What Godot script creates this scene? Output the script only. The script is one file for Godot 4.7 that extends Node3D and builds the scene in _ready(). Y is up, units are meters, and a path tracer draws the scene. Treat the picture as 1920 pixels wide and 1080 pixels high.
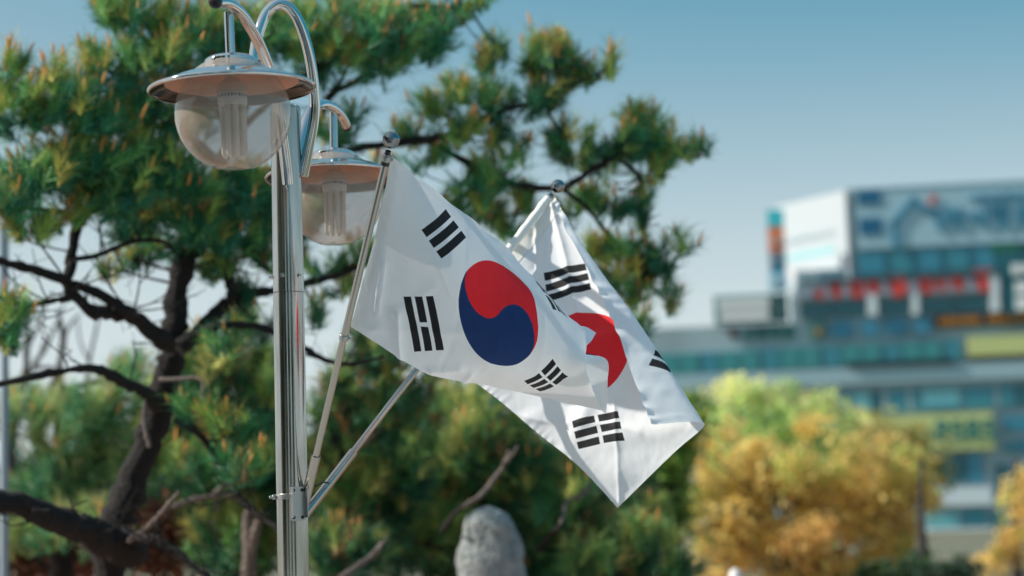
extends Node3D

# ---------------------------------------------------------------- helpers
const FOCAL := 3600.0          # focal length in pixels of the 1920 x 1080 photograph
var cam_t: Transform3D
var rng := RandomNumberGenerator.new()
var mats := {}
var taken := {}

# a point seen at pixel (x, y) of the photograph, d metres in front of the lens
func at(x: float, y: float, d: float) -> Vector3:
	return cam_t * Vector3((x - 960.0) / FOCAL * d, -(y - 540.0) / FOCAL * d, -d)

func numbered(called: String) -> String:
	taken[called] = taken.get(called, -1) + 1
	return called if taken[called] == 0 else "%s_%03d" % [called, taken[called]]

func lin(r: float, g: float, b: float) -> Color:
	return Color(r, g, b).linear_to_srgb()

func mat(key: String, color: Color, rough := 0.8, metal := 0.0) -> StandardMaterial3D:
	if not mats.has(key):
		var m := StandardMaterial3D.new()
		m.resource_name = key
		m.albedo_color = color
		m.roughness = rough
		m.metallic = metal
		mats[key] = m
	return mats[key]

func noise_tex(freq: float, a: Color, b: Color, sd: int, size := 256, kind := FastNoiseLite.TYPE_SIMPLEX_SMOOTH) -> NoiseTexture2D:
	var n := FastNoiseLite.new()
	n.seed = sd
	n.frequency = freq
	n.noise_type = kind
	n.fractal_octaves = 5
	var t := NoiseTexture2D.new()
	t.width = size
	t.height = size
	t.seamless = true
	t.noise = n
	var g := Gradient.new()
	g.set_color(0, a)
	g.set_color(1, b)
	t.color_ramp = g
	return t

func newst() -> SurfaceTool:
	var st := SurfaceTool.new()
	st.begin(Mesh.PRIMITIVE_TRIANGLES)
	return st

func done(st: SurfaceTool) -> ArrayMesh:
	st.generate_normals()
	return st.commit()

func put(called: String, mesh: Mesh, m: Material, parent: Node = null) -> MeshInstance3D:
	var o := MeshInstance3D.new()
	o.name = called if parent else numbered(called)
	o.mesh = mesh
	o.material_override = m
	(parent if parent else self).add_child(o, true)
	return o

func tag(o: Node, label: String, category: String, group := "", kind := "") -> Node:
	if label: o.set_meta("label", label)
	if category: o.set_meta("category", category)
	if group: o.set_meta("group", group)
	if kind: o.set_meta("kind", kind)
	return o

func thing(called: String, label: String, category: String, where: Vector3, group := "") -> Node3D:
	var o := Node3D.new()
	o.name = numbered(called)
	add_child(o)
	o.position = where
	tag(o, label, category, group)
	return o

func tri(st: SurfaceTool, a: Vector3, b: Vector3, c: Vector3) -> void:
	st.add_vertex(a)
	st.add_vertex(b)
	st.add_vertex(c)

func quad(st: SurfaceTool, a: Vector3, b: Vector3, c: Vector3, d: Vector3) -> void:
	tri(st, a, b, c)
	tri(st, a, c, d)

# a tube through points, with parallel transported rings
func tube(st: SurfaceTool, pts: Array, radii: Array, sides := 10, caps := true) -> void:
	var rings := []
	var up := Vector3.ZERO
	for i in pts.size():
		var t: Vector3 = (pts[mini(i + 1, pts.size() - 1)] - pts[maxi(i - 1, 0)]).normalized()
		if i == 0:
			up = t.cross(Vector3(0.31, 0.17, 0.93)).normalized()
		up = (up - t * up.dot(t)).normalized()
		var side := t.cross(up)
		var ring := []
		for k in sides:
			var a := TAU * k / sides
			ring.append(pts[i] + (up * cos(a) + side * sin(a)) * radii[i])
		rings.append(ring)
	st.set_smooth_group(0)
	for i in pts.size() - 1:
		for k in sides:
			var k2 := (k + 1) % sides
			quad(st, rings[i][k], rings[i + 1][k], rings[i + 1][k2], rings[i][k2])
	if caps:
		st.set_smooth_group(-1)
		for k in sides:
			var k2 := (k + 1) % sides
			tri(st, pts[0], rings[0][k], rings[0][k2])
			tri(st, pts[-1], rings[-1][k2], rings[-1][k])
		st.set_smooth_group(0)

# a surface of revolution round `axis` through `o`; profile of (radius, height)
func lathe(st: SurfaceTool, o: Vector3, profile0: Array, sides := 48, axis := Vector3.UP) -> void:
	var profile := []
	for i in profile0.size():
		var c: Vector2 = profile0[i]
		if i > 0 and i < profile0.size() - 1:
			var p: Vector2 = profile0[i - 1]
			var n: Vector2 = profile0[i + 1]
			if absf((c - p).angle_to(n - c)) > 0.6:      # support points keep the corner crisp
				profile.append(c.move_toward(p, minf(0.0012, c.distance_to(p) * 0.2)))
				profile.append(c)
				profile.append(c.move_toward(n, minf(0.0012, c.distance_to(n) * 0.2)))
				continue
		profile.append(c)
	var u := axis.cross(Vector3(0.2, 0.1, 1.0)).normalized()
	var w := axis.cross(u).normalized()
	st.set_smooth_group(0)
	for i in profile.size() - 1:
		for k in sides:
			var a := TAU * k / sides
			var b := TAU * (k + 1) / sides
			var da := u * cos(a) + w * sin(a)
			var db := u * cos(b) + w * sin(b)
			var p: Vector2 = profile[i]
			var q: Vector2 = profile[i + 1]
			quad(st, o + da * p.x + axis * p.y, o + da * q.x + axis * q.y, o + db * q.x + axis * q.y, o + db * p.x + axis * p.y)

func box(st: SurfaceTool, c: Vector3, s: Vector3, b := Basis()) -> void:
	st.set_smooth_group(-1)
	var h := s / 2
	var v := []
	for i in 8:
		v.append(c + b * Vector3(h.x * (1 if i & 1 else -1), h.y * (1 if i & 2 else -1), h.z * (1 if i & 4 else -1)))
	for f in [[4, 6, 7, 5], [1, 3, 2, 0], [5, 7, 3, 1], [0, 2, 6, 4], [6, 2, 3, 7], [0, 4, 5, 1]]:
		quad(st, v[f[0]], v[f[1]], v[f[2]], v[f[3]])

# a box with its long edges chamfered
func chamfered(st: SurfaceTool, c: Vector3, s: Vector3, ch: float, b := Basis()) -> void:
	st.set_smooth_group(-1)
	var h := s / 2
	var ring := [Vector2(-h.x + ch, -h.y), Vector2(-h.x, -h.y + ch), Vector2(-h.x, h.y - ch), Vector2(-h.x + ch, h.y), Vector2(h.x - ch, h.y), Vector2(h.x, h.y - ch), Vector2(h.x, -h.y + ch), Vector2(h.x - ch, -h.y)]
	for k in 8:
		var p: Vector2 = ring[k]
		var q: Vector2 = ring[(k + 1) % 8]
		quad(st, c + b * Vector3(p.x, p.y, -h.z), c + b * Vector3(q.x, q.y, -h.z), c + b * Vector3(q.x, q.y, h.z), c + b * Vector3(p.x, p.y, h.z))
		tri(st, c + b * Vector3(0, 0, h.z), c + b * Vector3(p.x, p.y, h.z), c + b * Vector3(q.x, q.y, h.z))
		tri(st, c + b * Vector3(0, 0, -h.z), c + b * Vector3(q.x, q.y, -h.z), c + b * Vector3(p.x, p.y, -h.z))

func crom(a, b, c, d, t: float):
	return 0.5 * ((2.0 * b) + (c - a) * t + (2.0 * a - 5.0 * b + 4.0 * c - d) * t * t + (3.0 * b - a - 3.0 * c + d) * t * t * t)

# Catmull-Rom through a list
func smooth(l: Array, per := 5) -> Array:
	var o := []
	for i in l.size() - 1:
		for k in per:
			o.append(crom(l[maxi(i - 1, 0)], l[i], l[i + 1], l[mini(i + 2, l.size() - 1)], float(k) / per))
	o.append(l[-1])
	return o

func shifted(l: Array, o: Vector3) -> Array:
	var r := []
	for p in l: r.append(p - o)
	return r

# ---------------------------------------------------------------- sky
func sky_picture() -> ImageTexture:
	var w := 512
	var h := 256
	var im := Image.create(w, h, false, Image.FORMAT_RGBF)
	var sun := Vector3(-0.78, 0.6, 0.04).normalized()
	var pale := Vector3(0.635, 0.74, 0.765)
	var blue := Vector3(0.02, 0.27, 0.43)
	var deep := Vector3(0.045, 0.22, 0.46)
	for y in h:
		var el := PI * (0.5 - (y + 0.5) / h)
		for x in w:
			var az := TAU * ((x + 0.5) / w) - PI     # 0 is towards -z, as the panorama lies in Godot
			var d := Vector3(-sin(az) * cos(el), sin(el), -cos(az) * cos(el))
			var e := rad_to_deg(maxf(el, 0.0))
			var t := smoothstep(5.0, 18.5, e)
			var c := pale.lerp(blue, pow(t, 0.75))
			c = c.lerp(deep, smoothstep(16.0, 75.0, e) * 0.8)
			var ang := rad_to_deg(d.angle_to(sun))
			var g := 1.05 * exp(-pow(ang / 56.0, 2.0))
			g = clampf(g, 0.0, 0.8)
			c = c.lerp(Vector3(0.74, 0.79, 0.80), g)
			if el < 0.0:
				c = c.lerp(Vector3(0.25, 0.24, 0.22), smoothstep(0.0, -0.08, el))
			c *= 0.84
			im.set_pixel(x, y, Color(c.x, c.y, c.z))
	return ImageTexture.create_from_image(im)

# ---------------------------------------------------------------- the flag's print
func flag_picture() -> ImageTexture:
	var w := 1200
	var h := 800
	var im := Image.create(w, h, false, Image.FORMAT_RGB8)
	var white := Color8(233, 236, 240)
	var red := Color8(226, 24, 36)
	var navy := Color8(0, 46, 100)
	var black := Color8(10, 12, 20)
	im.fill(white)
	var c := Vector2(600, 400)
	var a := 200.0                        # radius; the disc is half as wide as the flag is high
	var along := Vector2(3, 2).normalized()
	var across := Vector2(-along.y, along.x)
	for y in range(190, 611):
		for x in range(390, 811):
			var p := Vector2(x + 0.5, y + 0.5) - c
			var r := p.length()
			if r > a + 1.5: continue
			var u := p.dot(along)
			var v := p.dot(across)           # positive is below the diagonal
			# red lies above; its head bulges below on the hoist side, the blue head above on the fly side
			var sd := -v
			var l1 := Vector2(u + a / 2, v).length() - a / 2
			var l2 := Vector2(u - a / 2, v).length() - a / 2
			sd = maxf(sd, -l1) if u < 0 else minf(sd, l2)
			var col := navy.lerp(red, clampf(sd * 0.7 + 0.5, 0, 1))
			im.set_pixel(x, y, white.lerp(col, clampf((a - r) * 0.7 + 0.5, 0, 1)))
	# trigrams: from the disc outwards three bars, each whole (1) or broken (0)
	for tg in [[-1, -1, [1, 1, 1]], [-1, 1, [1, 0, 1]], [1, -1, [0, 1, 0]], [1, 1, [0, 0, 0]]]:
		var dir := Vector2(3.0 * tg[0], 2.0 * tg[1]).normalized()
		var nrm := Vector2(-dir.y, dir.x)
		var mid: Vector2 = c + dir * (a * (1.0 + 0.5 + 1.0 / 3.0))
		for y in range(int(mid.y) - 130, int(mid.y) + 130):
			for x in range(int(mid.x) - 130, int(mid.x) + 130):
				var p := Vector2(x + 0.5, y + 0.5) - mid
				var u := p.dot(dir)
				var v := absf(p.dot(nrm))
				if absf(u) > a / 3 + 2 or v > a / 2 + 2: continue
				var best := -9.0
				for b in 3:
					var mid_u := (b - 1) * a / 4.0
					var s := minf(a / 12.0 - absf(u - mid_u), a / 2.0 - v)
					if tg[2][b] == 0: s = minf(s, v - a / 24.0)
					best = maxf(best, s)
				if best > -1.5:
					im.set_pixel(x, y, white.lerp(black, clampf(best * 0.7 + 0.5, 0, 1)))
	return ImageTexture.create_from_image(im)

# a sheet of cloth through a lattice of [x, y, depth, u, v] nodes; wr(u, v) lifts it along its normal
func cloth(rows: Array, nx: int, ny: int, wr: int, u0 := 0.0, u1 := 1.0, lift := 0.0) -> ArrayMesh:
	var R := rows.size()
	var C: int = rows[0].size()
	var P := []
	var UV := []
	for r in R:
		var lp := []
		var lu := []
		for n in rows[r]:
			lp.append(at(n[0], n[1], n[2]))
			lu.append(Vector2(n[3], n[4]))
		P.append(lp)
		UV.append(lu)
	var pos := []
	var uvs := []
	for j in ny + 1:
		var fr := float(j) / ny * (R - 1)
		var r := mini(int(fr), R - 2)
		var tr := fr - r
		var lp := []
		var lu := []
		for i in nx + 1:
			var fc := lerpf(u0, u1, float(i) / nx) * (C - 1)
			var c := mini(int(fc), C - 2)
			var tc := fc - c
			var cp := []
			var cu := []
			for rr in [maxi(r - 1, 0), r, r + 1, mini(r + 2, R - 1)]:
				cp.append(crom(P[rr][maxi(c - 1, 0)], P[rr][c], P[rr][c + 1], P[rr][mini(c + 2, C - 1)], tc))
				cu.append(UV[rr][c].lerp(UV[rr][c + 1], tc))
			lp.append(crom(cp[0], cp[1], cp[2], cp[3], tr))
			lu.append(cu[1].lerp(cu[2], tr))
		pos.append(lp)
		uvs.append(lu)
	var fin := []
	for j in ny + 1:
		var l := []
		for i in nx + 1:
			var dx: Vector3 = pos[j][mini(i + 1, nx)] - pos[j][maxi(i - 1, 0)]
			var dy: Vector3 = pos[mini(j + 1, ny)][i] - pos[maxi(j - 1, 0)][i]
			var n := dy.cross(dx).normalized()     # towards the viewer
			l.append(pos[j][i] + n * (wrinkle(wr, uvs[j][i]) + lift))
		fin.append(l)
	var st := newst()
	for j in ny:
		for i in nx:
			for k in [[0, 0], [1, 0], [1, 1], [0, 0], [1, 1], [0, 1]]:
				st.set_uv(tucked(wr, uvs[j + k[1]][i + k[0]]))
				st.add_vertex(fin[j + k[1]][i + k[0]])
	return done(st)

# a tuck from the upper hoist corner swallows some of the print on either side of it
func tucked(kind: int, uv: Vector2) -> Vector2:
	if kind != 2: return uv
	var a := Vector2(0.62, 0.40).normalized()
	var p := uv * Vector2(1.5, 1.0)
	var n := Vector2(a.y, -a.x)
	var t := p.dot(a)
	var sd := p.dot(n)
	var amount := 0.034 * smoothstep(0.0, 0.25, t) * smoothstep(0.72, 0.5, t) * exp(-pow(sd / 0.12, 2.0))
	return (p + n * amount * clampf(sd / 0.012, -1.0, 1.0)) / Vector2(1.5, 1.0)

var wn := FastNoiseLite.new()
func bump(uv: Vector2, cu: float, cv: float, ru: float, rv: float, rot: float, hgt: float) -> float:
	var p := (uv - Vector2(cu, cv)) * Vector2(1.5, 1.0)
	p = p.rotated(-rot)
	return hgt * exp(-(p.x * p.x / (ru * ru) + p.y * p.y / (rv * rv)))

# a sharp ironed crease between two points of the cloth
func crease(uv: Vector2, a: Vector2, b: Vector2, wide: float, hgt: float) -> float:
	var k := Vector2(1.5, 1.0)
	var p := uv * k
	var q := Geometry2D.get_closest_point_to_segment(p, a * k, b * k)
	var d := p.distance_to(q) / wide
	return hgt * exp(-d * 1.6) if d < 4.0 else 0.0

func wrinkle(kind: int, uv: Vector2) -> float:
	var h := 0.0012 * wn.get_noise_2d(uv.x * 1500.0 + kind * 700.0, uv.y * 1000.0)
	if kind == 1:
		h += crease(uv, Vector2(0.06, 0.60), Vector2(0.085, 0.84), 0.03, 0.013)
		h += crease(uv, Vector2(0.15, 0.80), Vector2(0.20, 1.0), 0.032, 0.015)
		h += crease(uv, Vector2(0.33, 0.96), Vector2(0.42, 0.87), 0.04, 0.017)
		h += crease(uv, Vector2(0.47, 0.88), Vector2(0.475, 1.0), 0.03, 0.013)
		h += bump(uv, 0.30, 0.45, 0.12, 0.2, 0.3, 0.006)
		h += crease(uv, Vector2(0.02, 0.98), Vector2(0.45, 0.62), 0.03, 0.004)
		h += 0.0022 * wn.get_noise_2d(uv.x * 520.0, uv.y * 350.0)
		h += crease(uv, Vector2(0.0, 0.0), Vector2(0.30, 0.55), 0.018, 0.0025)
		h += crease(uv, Vector2(0.0, 0.0), Vector2(0.62, 0.22), 0.020, 0.0022)
		h += crease(uv, Vector2(0.72, 0.05), Vector2(0.68, 0.98), 0.014, 0.0022)
		h += crease(uv, Vector2(0.06, 1.0), Vector2(0.24, 0.56), 0.02, 0.003)
		h += crease(uv, Vector2(0.33, 0.0), Vector2(0.36, 1.0), 0.012, -0.0028)
		h += crease(uv, Vector2(0.0, 0.5), Vector2(1.0, 0.5), 0.010, 0.0016)
		h += crease(uv, Vector2(0.52, 0.0), Vector2(0.5, 1.0), 0.010, 0.0016)
		h += 0.003 * sin(uv.x * 40.0 + uv.y * 9.0) * smoothstep(0.12, 0.0, uv.y)
	else:
		h += crease(uv, Vector2(0.01, 0.03), Vector2(0.42, 0.38), 0.035, 0.013)
		h += crease(uv, Vector2(0.0, 0.05), Vector2(0.25, 0.42), 0.025, 0.006)
		h += crease(uv, Vector2(0.02, 0.2), Vector2(0.12, 0.30), 0.035, -0.009)
		h += bump(uv, 0.52, 0.34, 0.05, 0.12, 0.6, 0.010)
		h += bump(uv, 0.66, 0.72, 0.05, 0.16, -0.5, 0.012)
		h += bump(uv, 0.88, 0.55, 0.06, 0.20, 0.5, 0.012)
		h += bump(uv, 0.90, 0.85, 0.09, 0.07, -0.3, 0.010)
		h += bump(uv, 0.55, 0.93, 0.05, 0.08, 0.4, 0.007)
		h += bump(uv, 0.38, 0.85, 0.06, 0.10, 0.4, 0.010)
		h += crease(uv, Vector2(0.5, 1.0), Vector2(0.86, 0.6), 0.022, 0.006)
		h += crease(uv, Vector2(0.98, 0.95), Vector2(0.70, 0.55), 0.022, 0.006)
		h += 0.004 * sin(uv.x * 70.0 + 5.0 * sin(uv.x * 13.0)) * exp(-uv.y * 28.0)
		h += 0.0018 * sin(uv.x * 170.0 + 3.0 * sin(uv.x * 31.0)) * exp(-absf(1.0 - uv.y) * 30.0)
		h += 0.003 * wn.get_noise_2d(uv.x * 420.0, uv.y * 280.0 + 90.0)
	return h

# ---------------------------------------------------------------- foliage
# a pine shoot: needles round a short stem, pointing up
func needle_tuft(sd: int, needles: int, long: float, wide: float) -> ArrayMesh:
	var r := RandomNumberGenerator.new()
	r.seed = sd
	var st := newst()
	st.set_smooth_group(-1)
	for i in needles:
		var a := r.randf() * TAU
		var lean := r.randf_range(0.2, 1.2)
		var base := Vector3(0, r.randf_range(-0.9, 0.6) * long, 0)
		var d := Vector3(cos(a) * sin(lean), cos(lean), sin(a) * sin(lean))
		var s := d.cross(Vector3(r.randf() - 0.5, r.randf() - 0.5, r.randf() - 0.5)).normalized() * wide
		var l := long * r.randf_range(0.7, 1.15)
		tri(st, base - s, base + d * l, base + s)
	return done(st)

func candle_mesh() -> ArrayMesh:
	var st := newst()
	tube(st, [Vector3(0, 0.0, 0), Vector3(0, 0.025, 0), Vector3(0.002, 0.055, 0), Vector3(0.003, 0.08, 0.002)], [0.004, 0.008, 0.0065, 0.0015], 5)
	return done(st)

# a sprig of broad leaves
func leaf_sprig(sd: int, leaves: int, size: float) -> ArrayMesh:
	var r := RandomNumberGenerator.new()
	r.seed = sd
	var st := newst()
	st.set_smooth_group(-1)
	for i in leaves:
		var p := Vector3(r.randf_range(-1, 1), r.randf_range(-1, 1), r.randf_range(-1, 1)) * size * 1.6
		var d := Vector3(r.randf_range(-1, 1), r.randf_range(-0.6, 0.9), r.randf_range(-1, 1)).normalized() * size
		var s := d.cross(Vector3(r.randf() - 0.5, r.randf() - 0.5, r.randf() - 0.5)).normalized() * size * 0.4
		var bend := d.cross(s).normalized() * size * 0.12
		tri(st, p, p + d * 0.5 + s + bend, p + d)
		tri(st, p, p + d, p + d * 0.5 - s + bend)
	return done(st)

func multi(called: String, mesh: Mesh, m: Material, list: Array, tints: Array, parent: Node3D, kind := "stuff") -> void:
	var mm := MultiMesh.new()
	mm.transform_format = MultiMesh.TRANSFORM_3D
	mm.use_colors = true
	mm.mesh = mesh
	mm.instance_count = list.size()
	for i in list.size():
		mm.set_instance_transform(i, list[i])
		mm.set_instance_color(i, tints[i])
	var o := MultiMeshInstance3D.new()
	o.name = called
	o.multimesh = mm
	o.material_override = m
	o.set_meta("kind", kind)
	parent.add_child(o, true)

func facing(dir: Vector3, roll: float, size: float, where: Vector3) -> Transform3D:
	var y := dir.normalized()
	var x := y.cross(Vector3(0.13, 0.21, 0.97)).normalized()
	var b := Basis(x, y, x.cross(y)).rotated(y, roll)
	return Transform3D(b.scaled(Vector3.ONE * size), where)

# fills pads [x, y, rx, ry, depth] of a crown; returns the sites as [point, direction]
func sites(pads: Array, per: float, thick: float, loose := 0.22) -> Array:
	var o := []
	for p in pads:
		var d: float = p[4]
		var k := d / FOCAL
		var n := int(p[2] * p[3] * PI / per)
		var clumps := []
		for i in maxi(3, n / 8):
			clumps.append(Vector3(rng.randf_range(-1, 1), rng.randf_range(-1, 1), rng.randf_range(-1, 1)).limit_length(1.0) * 0.85)
		for i in n:
			var c: Vector3 = clumps[rng.randi() % clumps.size()]
			var q := (c + Vector3(rng.randfn(), rng.randfn(), rng.randfn()) * loose)
			var w := at(p[0] + q.x * p[2], p[1] - q.y * p[3], d + q.z * maxf(p[2], p[3]) * k * thick)
			var out := Vector3(q.x * 0.7, q.y * 0.5 + 0.75, q.z * 0.5) + Vector3(rng.randfn(), rng.randfn(), rng.randfn()) * 0.28
			o.append([w, out.normalized(), q.y, p])
	return o

func pine_crown(o: Node3D, pads: Array, per: float, scale: float, greens: Array, candle_share: float, thick := 0.9) -> void:
	var s := sites(pads, per, thick)
	var lists := [[], [], []]
	var tints := [[], [], []]
	var cl := []
	var ct := []
	for e in s:
		var k := rng.randi() % 3
		var gi := clampf((e[2] * 0.42 + 0.35 + rng.randfn() * 0.24), 0.0, 0.999)  # lit tops and shaded undersides painted into the tint, besides paler young growth
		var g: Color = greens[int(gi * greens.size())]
		var v := rng.randf_range(0.7, 1.25)
		if rng.randf() < 0.035: g = Color(0.30, 0.17, 0.06)
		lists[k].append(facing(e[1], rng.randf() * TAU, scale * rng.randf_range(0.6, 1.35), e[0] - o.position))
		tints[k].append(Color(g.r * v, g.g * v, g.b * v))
		if rng.randf() < candle_share * (1.3 if e[2] > -0.1 else 0.35):
			var dir: Vector3 = (e[1] + Vector3.UP * 1.2).normalized()
			cl.append(facing(dir, rng.randf() * TAU, scale * rng.randf_range(0.6, 1.2), e[0] + e[1] * 0.05 * scale - o.position))
			var b := rng.randf_range(0.8, 1.2)
			ct.append(Color(0.72 * b, 0.30 * b, 0.07 * b))
	for k in 3:
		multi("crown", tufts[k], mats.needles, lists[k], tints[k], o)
	if cl.size():
		multi("new_shoots", candle, mats.shoots, cl, ct, o)

func leaf_crown(o: Node3D, pads: Array, per: float, scale: float, colors: Array, thick := 0.9) -> void:
	var s := sites(pads, per, thick, 0.32)
	var lists := [[], []]
	var tints := [[], []]
	for e in s:
		var k := rng.randi() % 2
		var h: int = int(e[3][0] * 7.0 + e[3][1] * 13.0)
		var g: Color = colors[(h if rng.randf() < 0.6 else rng.randi()) % colors.size()]
		var v := rng.randf_range(0.7, 1.3)
		lists[k].append(facing(e[1], rng.randf() * TAU, scale * rng.randf_range(0.7, 1.3), e[0] - o.position))
		tints[k].append(Color(g.r * v, g.g * v, g.b * v))
	for k in 2:
		multi("crown", sprigs[k], mats.leaves, lists[k], tints[k], o)

# a limb through [x, y, width] pixels, depth from d0 to d1
func limb(o: Node3D, called: String, l: Array, d0: float, d1: float, m: Material, per := 4, sides := 9, knots := 0.12) -> Array:
	var v := []
	for p in l: v.append(Vector3(p[0], p[1], p[2]))
	var s := smooth(v, per)
	var pts := []
	var rad := []
	for i in s.size():
		var d := lerpf(d0, d1, float(i) / (s.size() - 1))
		var w: float = s[i].z / 2 * d / FOCAL
		pts.append(at(s[i].x + rng.randfn() * s[i].z * knots * 0.4, s[i].y + rng.randfn() * s[i].z * knots * 0.4, d) - o.position)
		rad.append(maxf(0.0015, w * (1.0 + rng.randfn() * knots)))
	var st := newst()
	tube(st, pts, rad, sides)
	put(called, done(st), m, o)
	return pts

# thin twigs from the middle of every pad to the nearest limb
func twigs(o: Node3D, pads: Array, limbs: Array, m: Material, rad: float) -> void:
	var st := newst()
	for p in pads:
		var c := at(p[0], p[1] + p[3] * 0.2, p[4]) - o.position
		var best := Vector3.ZERO
		var far := 1e9
		for l in limbs:
			for q in l:
				var dd: float = c.distance_to(q)
				if dd < far:
					far = dd
					best = q
		var k: float = p[4] / FOCAL
		var mid := best.lerp(c, 0.5) + Vector3(rng.randfn(), rng.randfn() - 0.3, rng.randfn()) * far * 0.08
		if far > 0.05:
			tube(st, smooth([best, mid, c], 3), [rad, rad * 0.95, rad * 0.9, rad * 0.8, rad * 0.75, rad * 0.65, rad * 0.6], 5, false)
		for i in 5:
			var e := at(p[0] + rng.randf_range(-0.9, 0.9) * p[2], p[1] + rng.randf_range(-0.9, 0.5) * p[3], p[4] + rng.randf_range(-0.6, 0.6) * p[2] * k) - o.position
			var mm := c.lerp(e, 0.5) + Vector3(0, -0.02, 0)
			tube(st, [c, mm, e], [rad * 0.6, rad * 0.4, rad * 0.2], 4, false)
	# fine bare shoots
	for i in pads.size() * 2:
		var l: Array = limbs[rng.randi() % limbs.size()]
		var a: Vector3 = l[rng.randi_range(l.size() / 4, int(l.size() * 0.82))]
		var d := Vector3(rng.randfn(), rng.randfn() * 0.6 + 0.25, rng.randfn()).normalized() * rng.randf_range(0.15, 0.42)
		var b := a + d * 0.5 + Vector3(rng.randfn(), rng.randfn(), rng.randfn()) * 0.03
		tube(st, smooth([a, b, a + d + Vector3(0, 0.06, 0)], 3), [rad * 0.6, rad * 0.55, rad * 0.5, rad * 0.42, rad * 0.35, rad * 0.28, rad * 0.2], 4, false)
		tube(st, [b, b + d.rotated(Vector3.UP, 0.8) * 0.3, b + d.rotated(Vector3.FORWARD, 0.7) * 0.5], [rad * 0.35, rad * 0.25, rad * 0.15], 4, false)
	var mi := put("twigs", done(st), m, o)
	mi.set_meta("kind", "stuff")

var tufts := []
var sprigs := []
var candle: ArrayMesh

# ---------------------------------------------------------------- scene
func _ready() -> void:
	rng.seed = 7
	wn.seed = 11
	wn.frequency = 0.01
	# camera
	cam_t = Transform3D(Basis(Vector3.RIGHT, deg_to_rad(7.0)) * Basis(Vector3.BACK, deg_to_rad(-1.8)), Vector3(0, 1.6, 0))
	var cam := Camera3D.new()
	cam.name = "camera"
	add_child(cam)
	cam.transform = cam_t
	cam.fov = rad_to_deg(2.0 * atan(540.0 / FOCAL))
	cam.near = 0.1
	cam.far = 3000.0
	var ca := CameraAttributesPhysical.new()
	ca.frustum_focal_length = 12.0 / (540.0 / FOCAL)
	ca.frustum_focus_distance = 6.35
	ca.exposure_aperture = 1.75
	ca.frustum_near = 0.1
	ca.frustum_far = 3000.0
	cam.attributes = ca
	cam.current = true
	# sky, sun, exposure
	var env := Environment.new()
	env.background_mode = Environment.BG_SKY
	var sky := Sky.new()
	var sm := PanoramaSkyMaterial.new()
	sm.panorama = sky_picture()
	sky.sky_material = sm
	env.sky = sky
	env.tonemap_mode = Environment.TONE_MAPPER_LINEAR
	env.tonemap_exposure = 1.2
	env.sdfgi_enabled = true
	env.ssao_enabled = true
	env.ssil_enabled = true
	var we := WorldEnvironment.new()
	we.name = "environment"
	we.environment = env
	add_child(we)
	var sun := DirectionalLight3D.new()
	sun.name = "sun"
	sun.light_energy = 1.6
	sun.light_angular_distance = 0.5
	sun.light_color = Color(1.0, 0.97, 0.92)
	sun.shadow_enabled = true
	add_child(sun)
	sun.look_at_from_position(Vector3.ZERO, -Vector3(-0.78, 0.6, 0.04), Vector3.UP)
	materials()
	ground()
	building()
	far_trees()
	middle_trees()
	big_pine()
	street_lamp()
	flags()

func materials() -> void:
	tufts = [needle_tuft(1, 58, 0.100, 0.0021), needle_tuft(2, 50, 0.115, 0.0021), needle_tuft(3, 62, 0.090, 0.0021)]
	sprigs = [leaf_sprig(4, 9, 0.075), leaf_sprig(5, 12, 0.065)]
	candle = candle_mesh()
	var m := mat("needles", Color.WHITE, 0.55)
	m.vertex_color_use_as_albedo = true
	m.backlight_enabled = true
	m.backlight = Color(0.6, 0.6, 0.6)
	m = mat("shoots", Color.WHITE, 0.7)
	m.vertex_color_use_as_albedo = true
	m = mat("leaves", Color.WHITE, 0.6)
	m.vertex_color_use_as_albedo = true
	m.backlight_enabled = true
	m.backlight = Color(1.0, 1.0, 1.0)
	for b in [["pine_bark", lin(0.026, 0.018, 0.017), lin(0.005, 0.006, 0.007)], ["pale_bark", lin(0.30, 0.24, 0.21), lin(0.10, 0.08, 0.075)], ["grey_bark", lin(0.10, 0.09, 0.085), lin(0.03, 0.028, 0.03)]]:
		m = mat(b[0], Color.WHITE, 0.9)
		m.albedo_texture = noise_tex(0.03, b[2], b[1], 5)
		m.uv1_triplanar = true
		m.uv1_world_triplanar = true
		m.uv1_scale = Vector3(5, 2.2, 5)
		m.heightmap_enabled = true
		m.heightmap_texture = noise_tex(0.05, Color.BLACK, Color.WHITE, 8)
		m.heightmap_scale = 2.5
	m = mat("steel", lin(0.62, 0.62, 0.60), 0.16, 1.0)
	m.roughness_texture = noise_tex(0.02, Color(0.45, 0.45, 0.45), Color(1, 1, 1), 21)
	m.roughness = 0.25
	m.albedo_texture = noise_tex(0.02, Color(0.80, 0.79, 0.76), Color(1, 1, 1), 27)
	m.uv1_triplanar = true
	m.uv1_scale = Vector3(6, 0.6, 6)
	mat("chrome", lin(0.66, 0.66, 0.65), 0.07, 1.0)
	mat("dull_steel", lin(0.42, 0.42, 0.41), 0.35, 1.0)
	mat("dark_steel", lin(0.06, 0.06, 0.065), 0.4, 1.0)
	mat("aluminium", lin(0.44, 0.42, 0.38), 0.16, 1.0)

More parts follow.
